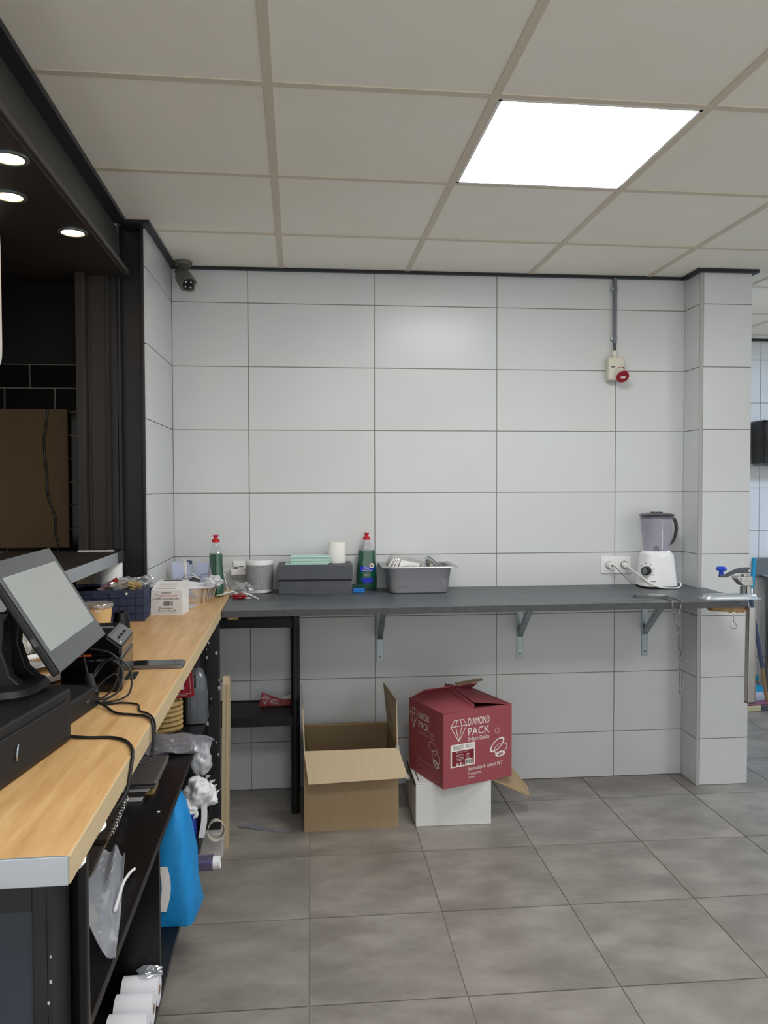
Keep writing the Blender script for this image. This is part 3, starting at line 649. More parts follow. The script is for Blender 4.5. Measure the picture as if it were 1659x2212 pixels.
for a in (45,135,225,315):
    part('infrared_led', MB().cyl((.0155*math.cos(math.radians(a)),.0155*math.sin(math.radians(a)),.1296),(.0155*math.cos(math.radians(a)),.0155*math.sin(math.radians(a)),.131),.0036,n=10), 'ledwhite', hs)
cd = thing('conduit_pipe', 'grey vertical conduit pipe running down from the ceiling trim', 'pipe', (1.786,-.018,0))
part('pipe', MB().cyl((0,0,2.162),(.001,0,CZ-.01),.0095,n=18), 'greyplastic', cd, smooth=True)
part('inner_pipe', MB().cyl((-.001,0,2.128),(0,0,2.162),.0068,n=16), 'darkgrey', cd, smooth=True)
for z in (2.185,2.425):
    part('clip', MB().box(-.017,.013,-.004,.017,z-.008,z+.008), 'galv', cd, bevel=.002)
ce_ = thing('power_socket', 'cream industrial power socket with red flap on the wall', 'socket', (1.7845,-.001,1.974))
part('gland', MB().loft([(.116,.014,.014,2),(.130,.0145,.0145,2),(.146,.013,.013,2),(.150,.009,.009,2)], n=24, cy=-.020), 'cream', ce_, smooth=True)
part('body', MB().loft([(.0,.038,.020,5),(.004,.042,.026,5),(.100,.042,.030,5),(.112,.041,.027,4),(.116,.036,.022,4)], n=44, cy=-.028), 'cream', ce_, smooth=True)
part('slot', MB().box(-.030,-.012,-.0575,-.0565,.062,.068), 'darkgrey', ce_, bevel=.0005)
nz_ = part('nozzle', MB().cyl((.014,-.045,.045),(.016,-.078,.018),.027,.029,n=28), 'cream', ce_, smooth=True)
fp = part('flap', MB().cyl((.017,-.080,.016),(.0175,-.086,.011),.032,.030,n=32), 'reddark', ce_, smooth=True)
part('flap_hinge', MB().rings([[(x,-.068,.030),(x,-.082,.032),(x,-.066,.064),(x,-.058,.062)] for x in (.004,.033)]), 'reddark', fp, bevel=.002)
dq = (Vector((.0175,-.086,.011))-Vector((.017,-.080,.016))).normalized()
m_ = Matrix.Translation(Vector((.0178,-.0866,.0105)))@dq.to_track_quat('Z','Y').to_matrix().to_4x4()
st = part('flap_sticker', MB().box(-.012,.012,-.006,.006,0,.0004), 'print', fp); st.matrix_local = m_
# ================================================================== ON THE WOODEN COUNTER
def on(y, off): return ex(y)+off
# ---- white carton of bags
wx = thing('bag_carton', 'white dispenser carton printed with red and black Dutch words', 'box', (-.246,-.737,WZ), -.10)
part('carton', MB().rings([[(-.060,-.046,0),(.060,-.046,0),(.060,.05,0),(-.060,.05,0)],[(-.058,-.043,.092),(.058,-.043,.092),(.060,.05,.092),(-.060,.05,.092)],[(-.048,-.0,.121),(.062,.0,.121),(.062,.05,.123),(-.048,.05,.123)]]), 'whitecard', wx)
part('opening', MB().loft([(.1225,.036,.012,2),(.1237,.036,.012,2)], n=28, cx=.006, cy=.026), 'black', wx)
fa = -.0462
def wt_(s_, w_, h_, x, z, mat): text(s_, w_, h_, mat, wx, (x, fa+.0033*z/.092-.0006, z), (PI/2-.03,0,0))
wt_('1000',.034,.0085,0,.083,'ink'); wt_('Topkwaliteit',.084,.011,0,.072,'inkred'); wt_('LDPE polyzakken',.098,.0085,-.002,.061,'ink')
wt_('Formaat:',.052,.0065,.0,.026,'ink'); wt_('10 x 4 x 4 x 27',.066,.0075,.002,.0165,'ink'); wt_('.......................',.080,.0015,.002,.009,'ink')
part('barcode', barcode(.038,.017,Matrix.Translation((.006,fa+.0006,.043))), 'ink', wx)
for k,(z,y) in enumerate(((.098,-.036),(.104,-.027),(.110,-.018),(.115,-.010))):
    text('---------------', .07-.012*(k % 2),.0016,'printdim' if k else 'ink',wx,(0,y-.001,z+.0008),(math.radians(34),0,0),name='small_print')
# ---- aluminium tray with a paper lid
ft = foiltray('foil_tray', 'aluminium food tray with white paper lid next to the white carton', 'foil tray', (-.198,-.425,WZ), (0,0,.10), .175, .115, .058, fl=.007, rib=.003, n=120)
part('paper_lid', MB().sheet(lambda u,v: (-.084+.168*u, -.050+.112*v, .062+.014*v+.004*math.sin(7*u)+(-.006 if v < .15 and .3 < u < .8 else 0)), 16, 8), 'paper', ft, solid=.001)
solo('clear_wrap', MB().blob(.040,.028,.024,seed=12,amp=.5,fr=2.4), 'milky', 'scrap of clear wrap on the foil tray edge by the green bottle', 'wrap', loc=(-.118,-.435,WZ+.083))
solo('paper_note', MB().quad((-.235,-.63,WZ+.0008),(-.185,-.615,WZ+.0008),(-.17,-.52,WZ+.0008),(-.23,-.53,WZ+.0008),.0005), 'bluepaper', 'small folded note lying between white carton and foil tray', 'paper')
# ---- mesh organiser with envelopes
og = thing('desk_organiser', 'dark mesh desk organiser with a white cable and blue envelopes', 'organiser', (-.258,-.20,WZ), .0)
part('cup', MB().loft([(0,.048,.04,8),(.07,.05,.042,8),(.072,.05,.042,8),(.072,.047,.039,8),(.004,.045,.037,8)], n=40), 'greyplastic', og)
part('rim', MB().loft([(.069,.0515,.0435,8),(.0755,.0515,.0435,8),(.0755,.0465,.0385,8),(.069,.0465,.0385,8)], n=40, cap0=False, cap1=False), 'darkgrey', og)
part('cable', MB().tube([(-.03,.0,.06),(-.034,-.01,.12),(-.020,-.015,.165),(-.012,-.01,.11),(-.016,-.02,.078),(-.004,-.05,.097),(.024,-.055,.10),(.05,-.06,.082),(.066,-.062,.075),(.03,-.058,.086),(-.004,-.045,.080)], .0026), 'cablewhite', og)
for k,(x,tl,mat,wd) in enumerate(((-.030,-.10,'bluepaper',.05),(-.022,-.02,'paper',.05),(-.012,.10,'bluepaper',.06),(-.002,.16,'purple',.03),(.006,.08,'bluepaper',.06))):
    en = thing('envelope', ['pale blue envelope leaning left at the back of the organiser','white letter standing in the mesh organiser','blue folded letter standing tall in the organiser','slim dark blue leaflet in the organiser','blue letter in front in the organiser'][k], 'envelope', (-.258+x,-.20+.012*k-.02,WZ+.006), 0, 'letters in the mesh organiser')
    part('sheet', MB().box(-wd/2,wd/2,-.0008,.0008,0,.145-.008*(k % 3)), mat, en, rot=(-.08,tl,.4+.2*k))
e2 = thing('envelope', 'large pale blue envelope leaning on the tiled wall beside organiser', 'envelope', (-.215,-.135,WZ+.002), 0)
part('sheet', MB().box(-.045,.055,-.001,.001,.0,.135), 'bluepaper', e2, rot=(-.22,.18,-.10))
cb = thing('clear_box', 'small clear plastic stand against the tiled wall', 'stand', (-.165,-.08,WZ))
for x0,x1,y0,y1 in ((-.05,.05,-.0415,-.04),(-.05,.05,.04,.0415),(-.0515,-.05,-.04,.04),(.05,.0515,-.04,.04)):
    part('side_pane', MB().box(x0,x1,y0,y1,0,.085), 'clearplastic', cb)
part('edge', MB().tube([(.012,-.043,.0),(.012,-.043,.08),(.02,-.043,.088)],.0012,sub=3), 'galv', cb); part('edge', MB().tube([(-.004,-.043,.0),(-.004,-.043,.08),(-.03,-.043,.082)],.0012,sub=3), 'galv', cb)
for k in range(2): solo('red_bead', MB().blob(.008,.008,.008,seed=k,amp=.2,nu=10,nv=7), 'reddark', ['small dark red bead behind the foil tray','second dark red bead behind the tray, further right'][k], 'bead', 'red beads behind the foil tray', loc=(-.165+.014*k,-.24,WZ+.008))
# ---- navy woven basket with wrapped cutlery
bk = thing('woven_basket', 'navy woven strap basket full of clear wrapped packets', 'basket', (-.4405,-.805,WZ), .062)
Wb, Db, Hb = .272, .222, .112
part('inner_shell', MB().loft([(.001,Wb/2-.006,Db/2-.006,12),(Hb-.004,Wb/2-.006,Db/2-.006,12),(Hb-.004,Wb/2-.009,Db/2-.009,12),(.006,Wb/2-.009,Db/2-.009,12)], n=48), 'basketblue', bk)
nr = 4
for f_ in range(4):
    L_ = Wb if f_ % 2 == 0 else Db; D_ = (Db if f_ % 2 == 0 else Wb)/2; nc = 9 if f_ % 2 == 0 else 7
    if f_ in (2,3): continue
    for r in range(nr):
        for c in range(nc):
            out = .0022 if (r+c) % 2 == 0 else .0
            x0 = -L_/2+L_*c/nc; z0 = Hb*r/nr
            q = piece('strap', L_/nc-.001, .004, Hb/nr-.001, 'basketblue', bk, (0,0,0), bevel=.0012)
            m = Matrix.Rotation(f_*PI/2,4,'Z')@Matrix.Translation((x0+L_/nc/2, -D_+.003-out, z0+.0005)); q.matrix_local = m
part('rim_band', MB().loft([(Hb-.010,Wb/2+.001,Db/2+.001,14),(Hb,Wb/2+.001,Db/2+.001,14),(Hb,Wb/2-.008,Db/2-.008,14),(Hb-.010,Wb/2-.008,Db/2-.008,14)], n=48), 'basketblue', bk)
part('rivet', MB().box(.072,.078,-Db/2-.0035,-Db/2,.096,.104), 'print', bk)
rnd = random.Random(11)
for k,(x,y,sz,mat) in enumerate(((.0,-.03,.040,'film'),(.06,-.02,.045,'film'),(.04,.03,.045,'filmgrey'),(.095,.02,.038,'film'),(.02,.0,.036,'grain'),(.085,-.04,.028,'grain'),(.11,.07,.03,'film'))):
    solo('wrapped_packet', MB().blob(sz,sz*.8,sz*.5,seed=20+k,amp=.5,fr=2.6,flat=.1), mat, ['clear film packet heaped mid basket','large clear film packet on the basket front','grey film packet at the back of the basket','clear film packet at the right rim of the basket','yellowish packet showing through the film','small yellowish packet near the basket corner','crumpled clear film packet sticking up beside the carton'][k],
         'packet', 'wrapped packets in the navy basket', loc=(-.4405+x,-.805+y,WZ+Hb+.000+(.018 if k == 6 else .004*(k % 3))))
rk = thing('red_handled_knife', 'dark red knife handle poking out of the navy basket', 'knife', (-.480,-.83,WZ+.10), 0)
part('handle', MB().tube([(.0,.0,.002),(.03,.005,.022),(.060,.01,.042)], .0075, n=10, sub=3), 'reddark', rk, smooth=True); part('blade', MB().quad((-.09,-.01,-.040),(.0,.0,-.002),(.0,.0,.012),(-.09,-.01,-.02),.0015), 'steel', rk)
solo('clear_hose', MB().tube([(-.43,-.80,WZ+.13),(-.405,-.795,WZ+.140),(-.385,-.79,WZ+.134),(-.375,-.785,WZ+.115)], .003), 'milky', 'short clear tube curving out of the basket packets', 'tube')
kr = thing('kitchen_roll', 'large white kitchen paper roll standing under the raised bar', 'paper roll', (-.477,-.70,WZ+.001))
R_ = [[(r*math.cos(2*PI*i/48),r*math.sin(2*PI*i/48),z) for i in range(48)] for r,z in ((.02,.0),(.062,.0),(.064,.004),(.064,.186),(.062,.189),(.02,.189))]
kr.location = (-.492,-.755,WZ+.0005); kr.scale = (.8,.8,.985)
part('roll', MB().rings(R_+[R_[0]], False, False), 'tissue', kr, smooth=True); part('core', MB().loft([(.001,.0195,.0195,2),(.188,.0195,.0195,2)], n=20, cap0=False, cap1=False), 'tan', kr)
bk.location = (-.446,-.812,WZ)
kr.location = (-.4955,-.6385,WZ+.0005)
# ---- paper cup with lid and a small black cup behind it
pc = thing('paper_tub', 'brown kraft paper tub with clear grey lid behind the screen', 'tub', (-.395,-1.19,WZ))
part('cup', MB().loft([(0,.036,.036,2),(.002,.0365,.0365,2),(.096,.046,.046,2),(.098,.048,.048,2),(.101,.048,.048,2),(.101,.045,.045,2)], n=40), 'kraft', pc, smooth=True)
part('lid', MB().loft([(.094,.0495,.0495,2),(.104,.050,.050,2),(.107,.048,.048,2),(.104,.043,.043,2),(.105,.02,.02,2)], n=40), 'cuplid', pc, smooth=True)
part('seal_mark', MB().box(.004,.022,-.0475,-.0462,.084,.088), 'print', pc, bevel=.0005)
solo('black_cup', MB().loft([(0,.028,.028,2),(.003,.03,.03,2),(.055,.022,.022,2.4),(.06,.012,.012,2)], n=24), 'blackgloss', 'small glossy black object between paper tub and navy basket', 'cup', loc=(-.352,-1.055,WZ), smooth=True)
# ---- receipt printer
pr = thing('receipt_printer', 'black receipt printer with slanted control panel and orange stripe', 'printer', (-.2225,-1.825,WZ), A+.06)
part('lower_body', MB().box(-.071,.067,-.098,.098,0,.082), 'blackgloss', pr, bevel=.008, seg=3)
part('upper_body', MB().rings([[(x,y,z) for x,z in ((-.071,.083),(.067,.083),(.067,.106),(.034,.132),(-.071,.132))] for y in (-.098,.098)]), 'blackgloss', pr, bevel=.006, seg=3)
cpn = part('control_panel', MB().quad((.0405,-.094,.1279),(.0655,-.094,.1081),(.0655,.094,.1081),(.0405,.094,.1279),.001), 'bezel', pr)
for k in range(3): part('button', MB().box(.049,.056,-.05+.04*k,-.035+.04*k,.1185,.1205), 'blackmatte', cpn, rot=(0,0,0))
part('status_light', MB().blob(.0025,.003,.002,nu=8,nv=6,amp=0,c=(.061,-.075,.1133)), 'ledwhite', cpn)
part('paper_slot', MB().box(-.05,.03,.02,.028,.1322,.1335), 'galv', pr)
part('orange_stripe', MB().box(-.062,.0,-.1012,-.0985,.086,.0905), 'orange', pr)
part('rear_foot', MB().box(.067,.080,.02,.096,.0,.003), 'blackmatte', pr)
# ---- phone on the wood counter
p1 = thing('smartphone', 'dark phone lying near the wood counter edge beside the printer', 'phone', (-.118,-1.655,WZ), .04)
part('body', MB().loft([(0,.070,.034,9),(.0015,.072,.036,9),(.0085,.072,.036,9),(.010,.070,.034,9)], n=48), 'steeldark', p1, smooth=True)
part('screen', MB().loft([(.0101,.068,.032,9),(.0104,.068,.032,9)], n=48), 'blackgloss', p1)
# ---- cash drawer
cdw = thing('cash_drawer', 'black metal cash drawer carrying the till screen', 'cash drawer', (-.157,-2.274,WZ), -.135)
part('case', MB().box(-.40,0,-.42,0,.004,.100), 'blackplastic', cdw, bevel=.004)
dr = part('drawer_front', MB().box(.0,.004,-.40,-.022,.016,.082), 'blackmatte', cdw, bevel=.002)
part('key_lock', MB().tube([(.0045,-.205,.060),(.007,-.212,.054),(.007,-.215,.044),(.0045,-.211,.036)], .0016), 'galv', dr)
for x,y in ((-.38,-.4),(-.38,-.02),(-.02,-.4),(-.02,-.02)): part('foot', MB().cyl((x,y,0),(x,y,.004),.01,n=12), 'blackmatte', cdw)
# ---- till screen on its stand
a_, b_, t_ = Vector((-.1524,-2.3502,1.12)), Vector((-.1694,-1.9734,1.12)), Vector((-.2889,-1.9788,1.3183))
u_ = (b_-a_).normalized(); h_ = (t_-b_); h_ = (h_-u_*h_.dot(u_)); Hs = h_.length; h_.normalize(); n_ = u_.cross(h_).normalized(); Ws = (b_-a_).length
mtx = Matrix(((u_.x,h_.x,n_.x,a_.x),(u_.y,h_.y,n_.y,a_.y),(u_.z,h_.z,n_.z,a_.z),(0,0,0,1)))
ts = thing('till_screen', 'tilted touch screen till with painted grey ceiling reflection on a black stand', 'till screen', (-.262,-2.27,WZ+.1005), 0)
inv = Matrix.Translation((-.262,-2.27,WZ+.1005)).inverted()
def sp_(name, mb, mat, par=None, **k):
    o = part(name, mb, mat, par or ts, **k)
    if par is None: o.matrix_local = inv@mtx
    return o
scr = sp_('housing', MB().box(0,Ws,0,Hs,-.016,-.0005), 'blackplastic', bevel=.005, seg=3)
sp_('bezel', MB().box(.001,Ws-.001,.001,Hs-.001,-.0005,.0012), 'bezel', bevel=.001)
sp_('display', MB().box(.018,Ws-.020,.042,Hs-.034,.0012,.0016), 'screen')  # reflected ceiling is put into the display colour
sp_('rear_box', MB().box(.05,Ws-.05,.04,Hs-.06,-.034,-.016), 'blackplastic', bevel=.006)
sp_('side_port', MB().box(-.0006,.0002,.062,.078,-.012,-.004), 'bezel')
part('base', MB().loft([(.0,.105,.085,3.2),(.006,.108,.088,3.2),(.016,.100,.080,3.2),(.020,.08,.06,3)], n=40, cx=-.045, cy=-.02), 'blackplastic', ts, smooth=True)
for y0 in (-.045,.035):
    part('stand_leg', MB().rings([[(x-.030-wd,y0-.012,z),(x-.030+wd,y0-.012,z),(x-.030+wd,y0+.012,z),(x-.030-wd,y0+.012,z)] for x,z,wd in ((.035,.012,.035),(.022,.035,.024),(.012,.08,.020),(.018,.135,.018),(.030,.150,.016))]), 'blackplastic', ts, bevel=.004)
part('stand_core', MB().box(-.025,-.010,-.030,.020,.015,.14), 'steeldark', ts)
# ---- flat black adapter box beyond the drawer and the cable tangle
ab = thing('adapter_box', 'flat black box between cash drawer and receipt printer', 'box', (-.268,-2.12,WZ), -.12)
part('case', MB().box(-.09,.085,-.09,.105,0,.045), 'blackplastic', ab, bevel=.004); part('badge', MB().box(.0855,.0862,.03,.05,.02,.028), 'bezel', ab)
cbl = thing('black_cable', 'tangled black cable with ferrite block running over the counter edge', 'cable', (0,0,WZ))
part('run', MB().tube([(-.24,-1.965,.13),(-.215,-1.99,.10),(-.195,-2.02,.055),(-.180,-2.035,.018),(-.150,-2.06,.006),(-.115,-2.11,.0045),(-.075,-2.125,.004),(-.048,-2.14,.004),(-.031,-2.17,.0035),(-.024,-2.19,-.012),(-.0235,-2.20,-.045),(-.0245,-2.205,-.06),(-.034,-2.235,-.062),(-.05,-2.25,-.055)], .0028), 'cable', cbl)
part('ferrite', MB().cyl((-.196,-2.016,.062),(-.176,-2.045,.028),.0095,n=14), 'blackmatte', cbl, smooth=True)
part('coil', MB().tube([(-.21,-1.955,.11),(-.165,-1.955,.10),(-.145,-1.96,.075),(-.150,-1.975,.03),(-.175,-1.99,.006),(-.20,-2.0,.02),(-.19,-1.965,.06),(-.155,-1.955,.09),(-.12,-1.96,.06),(-.115,-1.99,.015),(-.15,-2.02,.004),(-.195,-2.01,.004),(-.185,-1.985,.03),(-.15,-1.97,.055),(-.14,-1.985,.02),(-.165,-2.03,.004),(-.12,-2.03,.004),(-.085,-2.045,.0035),(-.072,-2.09,.003),(-.05,-2.115,.003),(-.032,-2.15,.0032),(-.0235,-2.17,-.01),(-.0235,-2.19,-.04),(-.025,-2.21,-.055)], .0022), 'cable', cbl)
part('coil', MB().tube([(-.19,-1.962,.07),(-.16,-1.962,.085),(-.135,-1.965,.06),(-.14,-1.99,.02),(-.175,-2.01,.008),(-.20,-1.99,.03)], .0022, closed=True), 'cable', cbl)
solo('drawer_cable', MB().tube([(-.175,-2.262,WZ+.006),(-.13,-2.268,WZ+.003),(-.085,-2.273,WZ+.0035),(-.055,-2.295,WZ+.004),(-.034,-2.335,WZ+.0045),(-.024,-2.37,WZ+.001),(-.0225,-2.395,WZ-.02),(-.0235,-2.42,WZ-.045),(-.036,-2.45,WZ-.062),(-.06,-2.47,WZ-.075)], .0032), 'cable',
     'single black cable from the cash drawer drooping over the edge', 'cable')
# ---- papers and foil at the far left
for k,(x,y,r,lb) in enumerate(((-.385,-1.80,.5,'white folded receipt paper behind the till stand'),(-.44,-1.66,.2,'loose white paper sheet lying flat beside the printer'),(-.46,-1.80,.9,'white paper sheet half hidden by the till stand'))):
    pp = thing('paper_sheet', lb, 'paper', (x,y,WZ+.002+.003*k), r, 'loose papers by the till')
    part('sheet', MB().sheet(lambda u,v: (-.075+.15*u, -.05+.10*v, .012*u*u*(k+1)*.8+.004*math.sin(5*v)), 10, 6), 'paper', pp, solid=.0006)
foiltray('foil_container', 'shiny crumpled foil container behind the till at the left edge', 'foil tray', (-.485,-1.70,WZ+.095), (math.radians(62),.0,.75), .14, .14, .04)
# ================================================================== UNDER THE WOODEN COUNTER
SH, SL = .620, .250
jg = thing('oil_jug', 'grey plastic oil jug with green white label on the shelf', 'jug', (-.123,-.95,SH), .25)
part('body', MB().loft([(0,.036,.050,5),(.004,.040,.056,5),(.11,.040,.056,5),(.15,.039,.054,4),(.18,.030,.040,3),(.19,.020,.022,2.5),(.195,.018,.018,2)], n=36), 'jug', jg, smooth=True)
part('cap', MB().loft([(.195,.021,.021,2),(.222,.020,.020,2)], n=24), 'blackmatte', jg, smooth=True)
part('grip', MB().loft([(.135,.010,.024,3,0,-.045),(.175,.008,.018,3,0,-.030)], n=20), 'jug', jg, smooth=True)
part('label', MB().box(.0395,.0405,-.042,.046,.018,.115), 'whitecard', jg); part('label_stripe', MB().box(.0405,.0408,-.042,.046,.018,.036), 'green', jg); part('label_stripe', MB().box(.0405,.0408,-.042,.0,.085,.105), 'green', jg); part('label_mark', MB().box(.0405,.0408,.002,.04,.088,.115), 'blackmatte', jg)
for k in range(2): part('ridge', MB().box(-.030+.03*k,-.028+.03*k,-.0575,-.055,.02,.11), 'jug', jg)
part('label_barcode', barcode(.026,.016,Matrix.Translation((.041,.02,.05))@Matrix.Rotation(PI/2,4,'Z')), 'ink', jg)
rc = thing('red_display_card', 'dark red card with white barcode hanging behind the counter edge', 'card', (-.14,-1.055,SH), .03)
part('card', MB().box(-.085,.042,-.0015,.0015,.112,.30), 'reddark', rc, rot=(0,-.10,0))
part('barcode_patch', MB().box(-.034,.010,-.0022,-.0016,.140,.180), 'print', rc, rot=(0,-.10,0)); part('barcode', barcode(.034,.030,Matrix.Rotation(-.10,4,'Y')@Matrix.Translation((-.012,-.0028,.162))), 'ink', rc)
fr_ = lines([(-.06,.125,.032,.125),(.032,.125,.032,.205)], .001, Matrix.Rotation(-.10,4,'Y')@Matrix.Translation((0,-.0024,0))); part('frame_line', fr_, 'print', rc)
text('& dr sn', .038,.014,'print',rc,(-.016,-.0024,.196),(PI/2,-.10,0)); text('www.diamondpack.eu', .055,.004,'print',rc,(-.022,-.0024,.119),(PI/2,-.10,0))
part('hanger', MB().box(-.02,.0,-.0015,.0015,.299,.318), 'reddark', rc, rot=(0,-.10,0))
bs = thing('straw_basket', 'woven straw basket under the counter beside the oil jug', 'basket', (-.235,-1.045,SH), .1)
for r in range(6):
    part('weave', MB().tube([(.075*math.cos(2*PI*i/14)*(1+.03*(i % 2)),.055*math.sin(2*PI*i/14)*(1+.03*((i+r) % 2)),.009+.0165*r) for i in range(14)], .0095, n=6, sub=3, closed=True), 'wick', bs)
part('inner', MB().loft([(.001,.070,.050,2),(.10,.070,.050,2)], n=28), 'wick', bs)
pb = thing('plastic_pouch', 'stack of shiny grey clear pouches sticking out over the shelf', 'pouch', (-.145,-1.255,SH), .0)
part('pouch', MB().sheet(lambda u,v: (-.12+.235*u, -.085+.16*v+.02*u, .012+.030*math.sin(PI*v)**.5*(1-.5*u*u)+.004*math.sin(17*u+5*v)+(-.02*max(0,u-.8)*5)), 22, 12), 'filmgrey', pb, solid=.002)
part('pouch', MB().sheet(lambda u,v: (-.11+.20*u, -.075+.14*v+.02*u, .006+.020*math.sin(PI*v)**.5+.003*math.sin(13*u+7*v)), 18, 10), 'filmgrey', pb, solid=.002)
part('pouch', MB().blob(.10,.07,.02,seed=31,amp=.3,flat=.3), 'filmgrey', pb, loc=(-.03,.0,.020))
lp = thing('laptop', 'closed dark grey laptop lying on the black shelf', 'laptop', (-.235,-1.57,SH+.032), A)
part('base', MB().box(-.13,.112,-.108,.105,0,.010), 'laptop', lp, bevel=.004); part('lid', MB().box(-.13,.114,-.110,.105,.0115,.020), 'laptop', lp, bevel=.004)
part('hinge', MB().box(-.10,-.05,.1052,.109,.003,.014), 'blackmatte', lp); part('notch', MB().box(.03,.06,-.1112,-.1102,.003,.009), 'steeldark', lp)
fo = thing('folder_pile', 'pile of paper folders under the closed laptop', 'folders', (-.235,-1.58,SH), A)
for k in range(3): part('folder', MB().box(-.12,.075+.008*k,-.10+.006*k,.09,.0005+.0105*k,.010+.0105*k), ['paper','bind','whitecard'][k], fo, bevel=.001)
part('envelope_corner', MB().box(.06,.098,-.055,.02,.0005,.009), 'wick', fo)
sn = thing('spiral_notebook', 'black spiral bound notebook on the shelf next to the folders', 'notebook', (-.235,-1.84,SH+.022), A+.05)
part('cover', MB().box(-.16,.052,-.14,.135,0,.012), 'bind', sn, bevel=.001)
sp_pts = [(.054+.0075*math.cos(a*PI/4), -.10+.0022*a, .006+.0085*math.sin(a*PI/4)) for a in range(0,100)]
part('spiral', MB().tube(sp_pts, .0014, n=5, smooth=False), 'chrome', sn)
bo = thing('brown_binder', 'dark brown flat box under the spiral notebook', 'binder', (-.245,-1.955,SH), A+.02)
part('lid', MB().box(-.16,.065,-.235,.19,.0125,.021), 'bind', bo, bevel=.002); part('tray', MB().box(-.158,.062,-.232,.188,0,.0115), 'tan', bo, bevel=.002)
cbg = thing('clear_bag', 'clear plastic bag with white seam hanging at the near shelf', 'bag', (-.105,-2.21,SH), 0)
def cb_(u,v):
    y = -.175+.34*v; w0 = .075*(1-v*.65)
    return (-.075+w0*2*u-.02+.035*v, y-.02+.02*math.sin(3*u), .003+.10*(1-.5*v)*math.sin(PI*min(1,u*1.1))*(1-.55*v)*(.5+.5*math.sin(PI*min(1,v+.25)))+.008*math.sin(14*u+6*v)+.03*v*v)
part('pouch', MB().sheet(cb_, 18, 22), 'bagfilm', cbg, solid=.001)
part('seam', MB().tube([(.022,-.06,.024),(.016,.0,.022),(.010,.06,.018),(.012,.11,.014),(.016,.135,.010)], .0032, n=6), 'plasticwhite', cbg)
part('sticker', MB().blob(.010,.016,.003,seed=2,amp=.3,c=(-.045,-.06,.085)), 'sponge', cbg)
# ---- lower level
bb = thing('blue_bag', 'bright blue shopping bag with white print standing on the low shelf', 'bag', (-.098,-1.545,SL), .0)
def sec(z, xr, yw, k):
    n = 26; r = []
    for i in range(n):
        a = 2*PI*i/n; c, q = math.cos(a), math.sin(a)
        r.append((-.055+(xr+.055)*.5+(xr+.055)*.5*math.copysign(abs(c)**.5,c)+.004*math.sin(5*a+z*30)+.005*mnoise.noise(Vector((a*2.2,z*26,1.5))), yw*math.copysign(abs(q)**.5,q)+.004*math.sin(7*a+z*22+k), z))
    return r
part('bag', MB().rings([sec(z,xr,yw,k) for k,(z,xr,yw) in enumerate(((.001,.068,.085),(.012,.072,.088),(.08,.064,.09),(.16,.056,.085),(.24,.045,.075),(.30,.034,.06),(.345,.012,.035)))]), 'bluebag', bb, smooth=True)
part('print_band', MB().sheet(lambda u,v: (-.030+.024*u+.012*math.sin(3*v), -.0955+.010*v, .05+.12*v), 4, 6), 'print', bb, solid=.001)
def whitebag(label, loc, r, seed, mat='plasticwhite'):
    t = thing('plastic_bag', label, 'bag', loc, 0, 'crumpled white plastic bags under the counter')
    part('bag', MB().blob(*r, seed=seed, amp=.38, fr=1.45, nu=40, nv=26, flat=.15), mat, t, smooth='all')
    return t
whitebag('crumpled white carrier bag in the middle of the white bags', (-.100,-1.06,.405), (.045,.05,.045), 41)
whitebag('white carrier bag with torn edge on the right of the pile', (-.078,-1.0,.365), (.036,.04,.042), 43)
whitebag('translucent grey bag standing tall behind the white bags', (-.105,-.93,.470), (.034,.035,.060), 45, 'milky')
whitebag('low white bag at the left of the pile above the blue crate', (-.135,-1.09,.355), (.036,.04,.036), 47)
for k,(x,z) in enumerate(((-.085,.425),(-.072,.405),(-.062,.385),(-.056,.362))):
    solo('paper_shred', MB().quad((x,-.985,z-.008),(x+.016+.004*(k%2),-.99,z+.006+.004*k),(x+.017+.004*(k%2),-.985,z+.009+.004*k),(x,-.975,z+.006),.0008), 'plasticwhite', ['topmost white paper tip poking right from the bags','second white paper tip poking right from the bags','third white paper tip poking right from the bags','lowest white paper tip poking right from the bags'][k], 'paper', 'white paper tips by the bags')
sr = thing('white_strap', 'white plastic strap hanging down beside the blue crate', 'strap', (-.088,-1.06,SL), 0)
part('band', MB().sheet(lambda u,v: (-.010+.020*u+.010*math.sin(3*v), -.02+.02*v, .002+.145*v), 3, 10), 'plasticwhite', sr, solid=.0012)
bc = thing('blue_crate', 'blue plastic crate with openings under the white bags', 'crate', (-.135,-1.085,SL), 0)
for r in range(5): part('rail', MB().box(-.05,.028,-.04,.04,.004+.022*r,.011+.022*r), 'bluecrate', bc, bevel=.001)
for x in (-.05,-.024,.002,.022):
    part('upright', MB().box(x,x+.006,-.041,-.037,.0,.10), 'bluecrate', bc); part('upright', MB().box(x,x+.006,.037,.041,.0,.10), 'bluecrate', bc)
part('liner', MB().box(-.046,.024,-.030,.036,.005,.085), 'purple', bc)
bx2 = thing('black_carton', 'black carton with white lettering behind the blue bag', 'box', (-.125,-1.42,SL), A)
part('carton', MB().box(-.04,.060,-.03,.03,.0,.125), 'black', bx2, bevel=.002)
for k in range(3): part('print_bar', MB().box(.040,.056,-.0306,-.0302,.048+.007*k,.0515+.007*k), 'print', bx2)
cf = thing('cling_film_roll', 'shiny purple grey cling film roll poking out of the shelf', 'film roll', (-.048,-1.315,SL+.026), 0)
part('film', MB().cyl((-.16,0,0),(.030,0,0),.0245,n=32), 'filmroll', cf, smooth=True); R_ = [[(x,r*math.cos(2*PI*i/24),r*math.sin(2*PI*i/24)) for i in range(24)] for x,r in ((.030,.019),(.052,.019),(.052,.016),(.03,.016))]
part('core', MB().rings(R_, False, False), 'plasticwhite', cf, smooth=True)
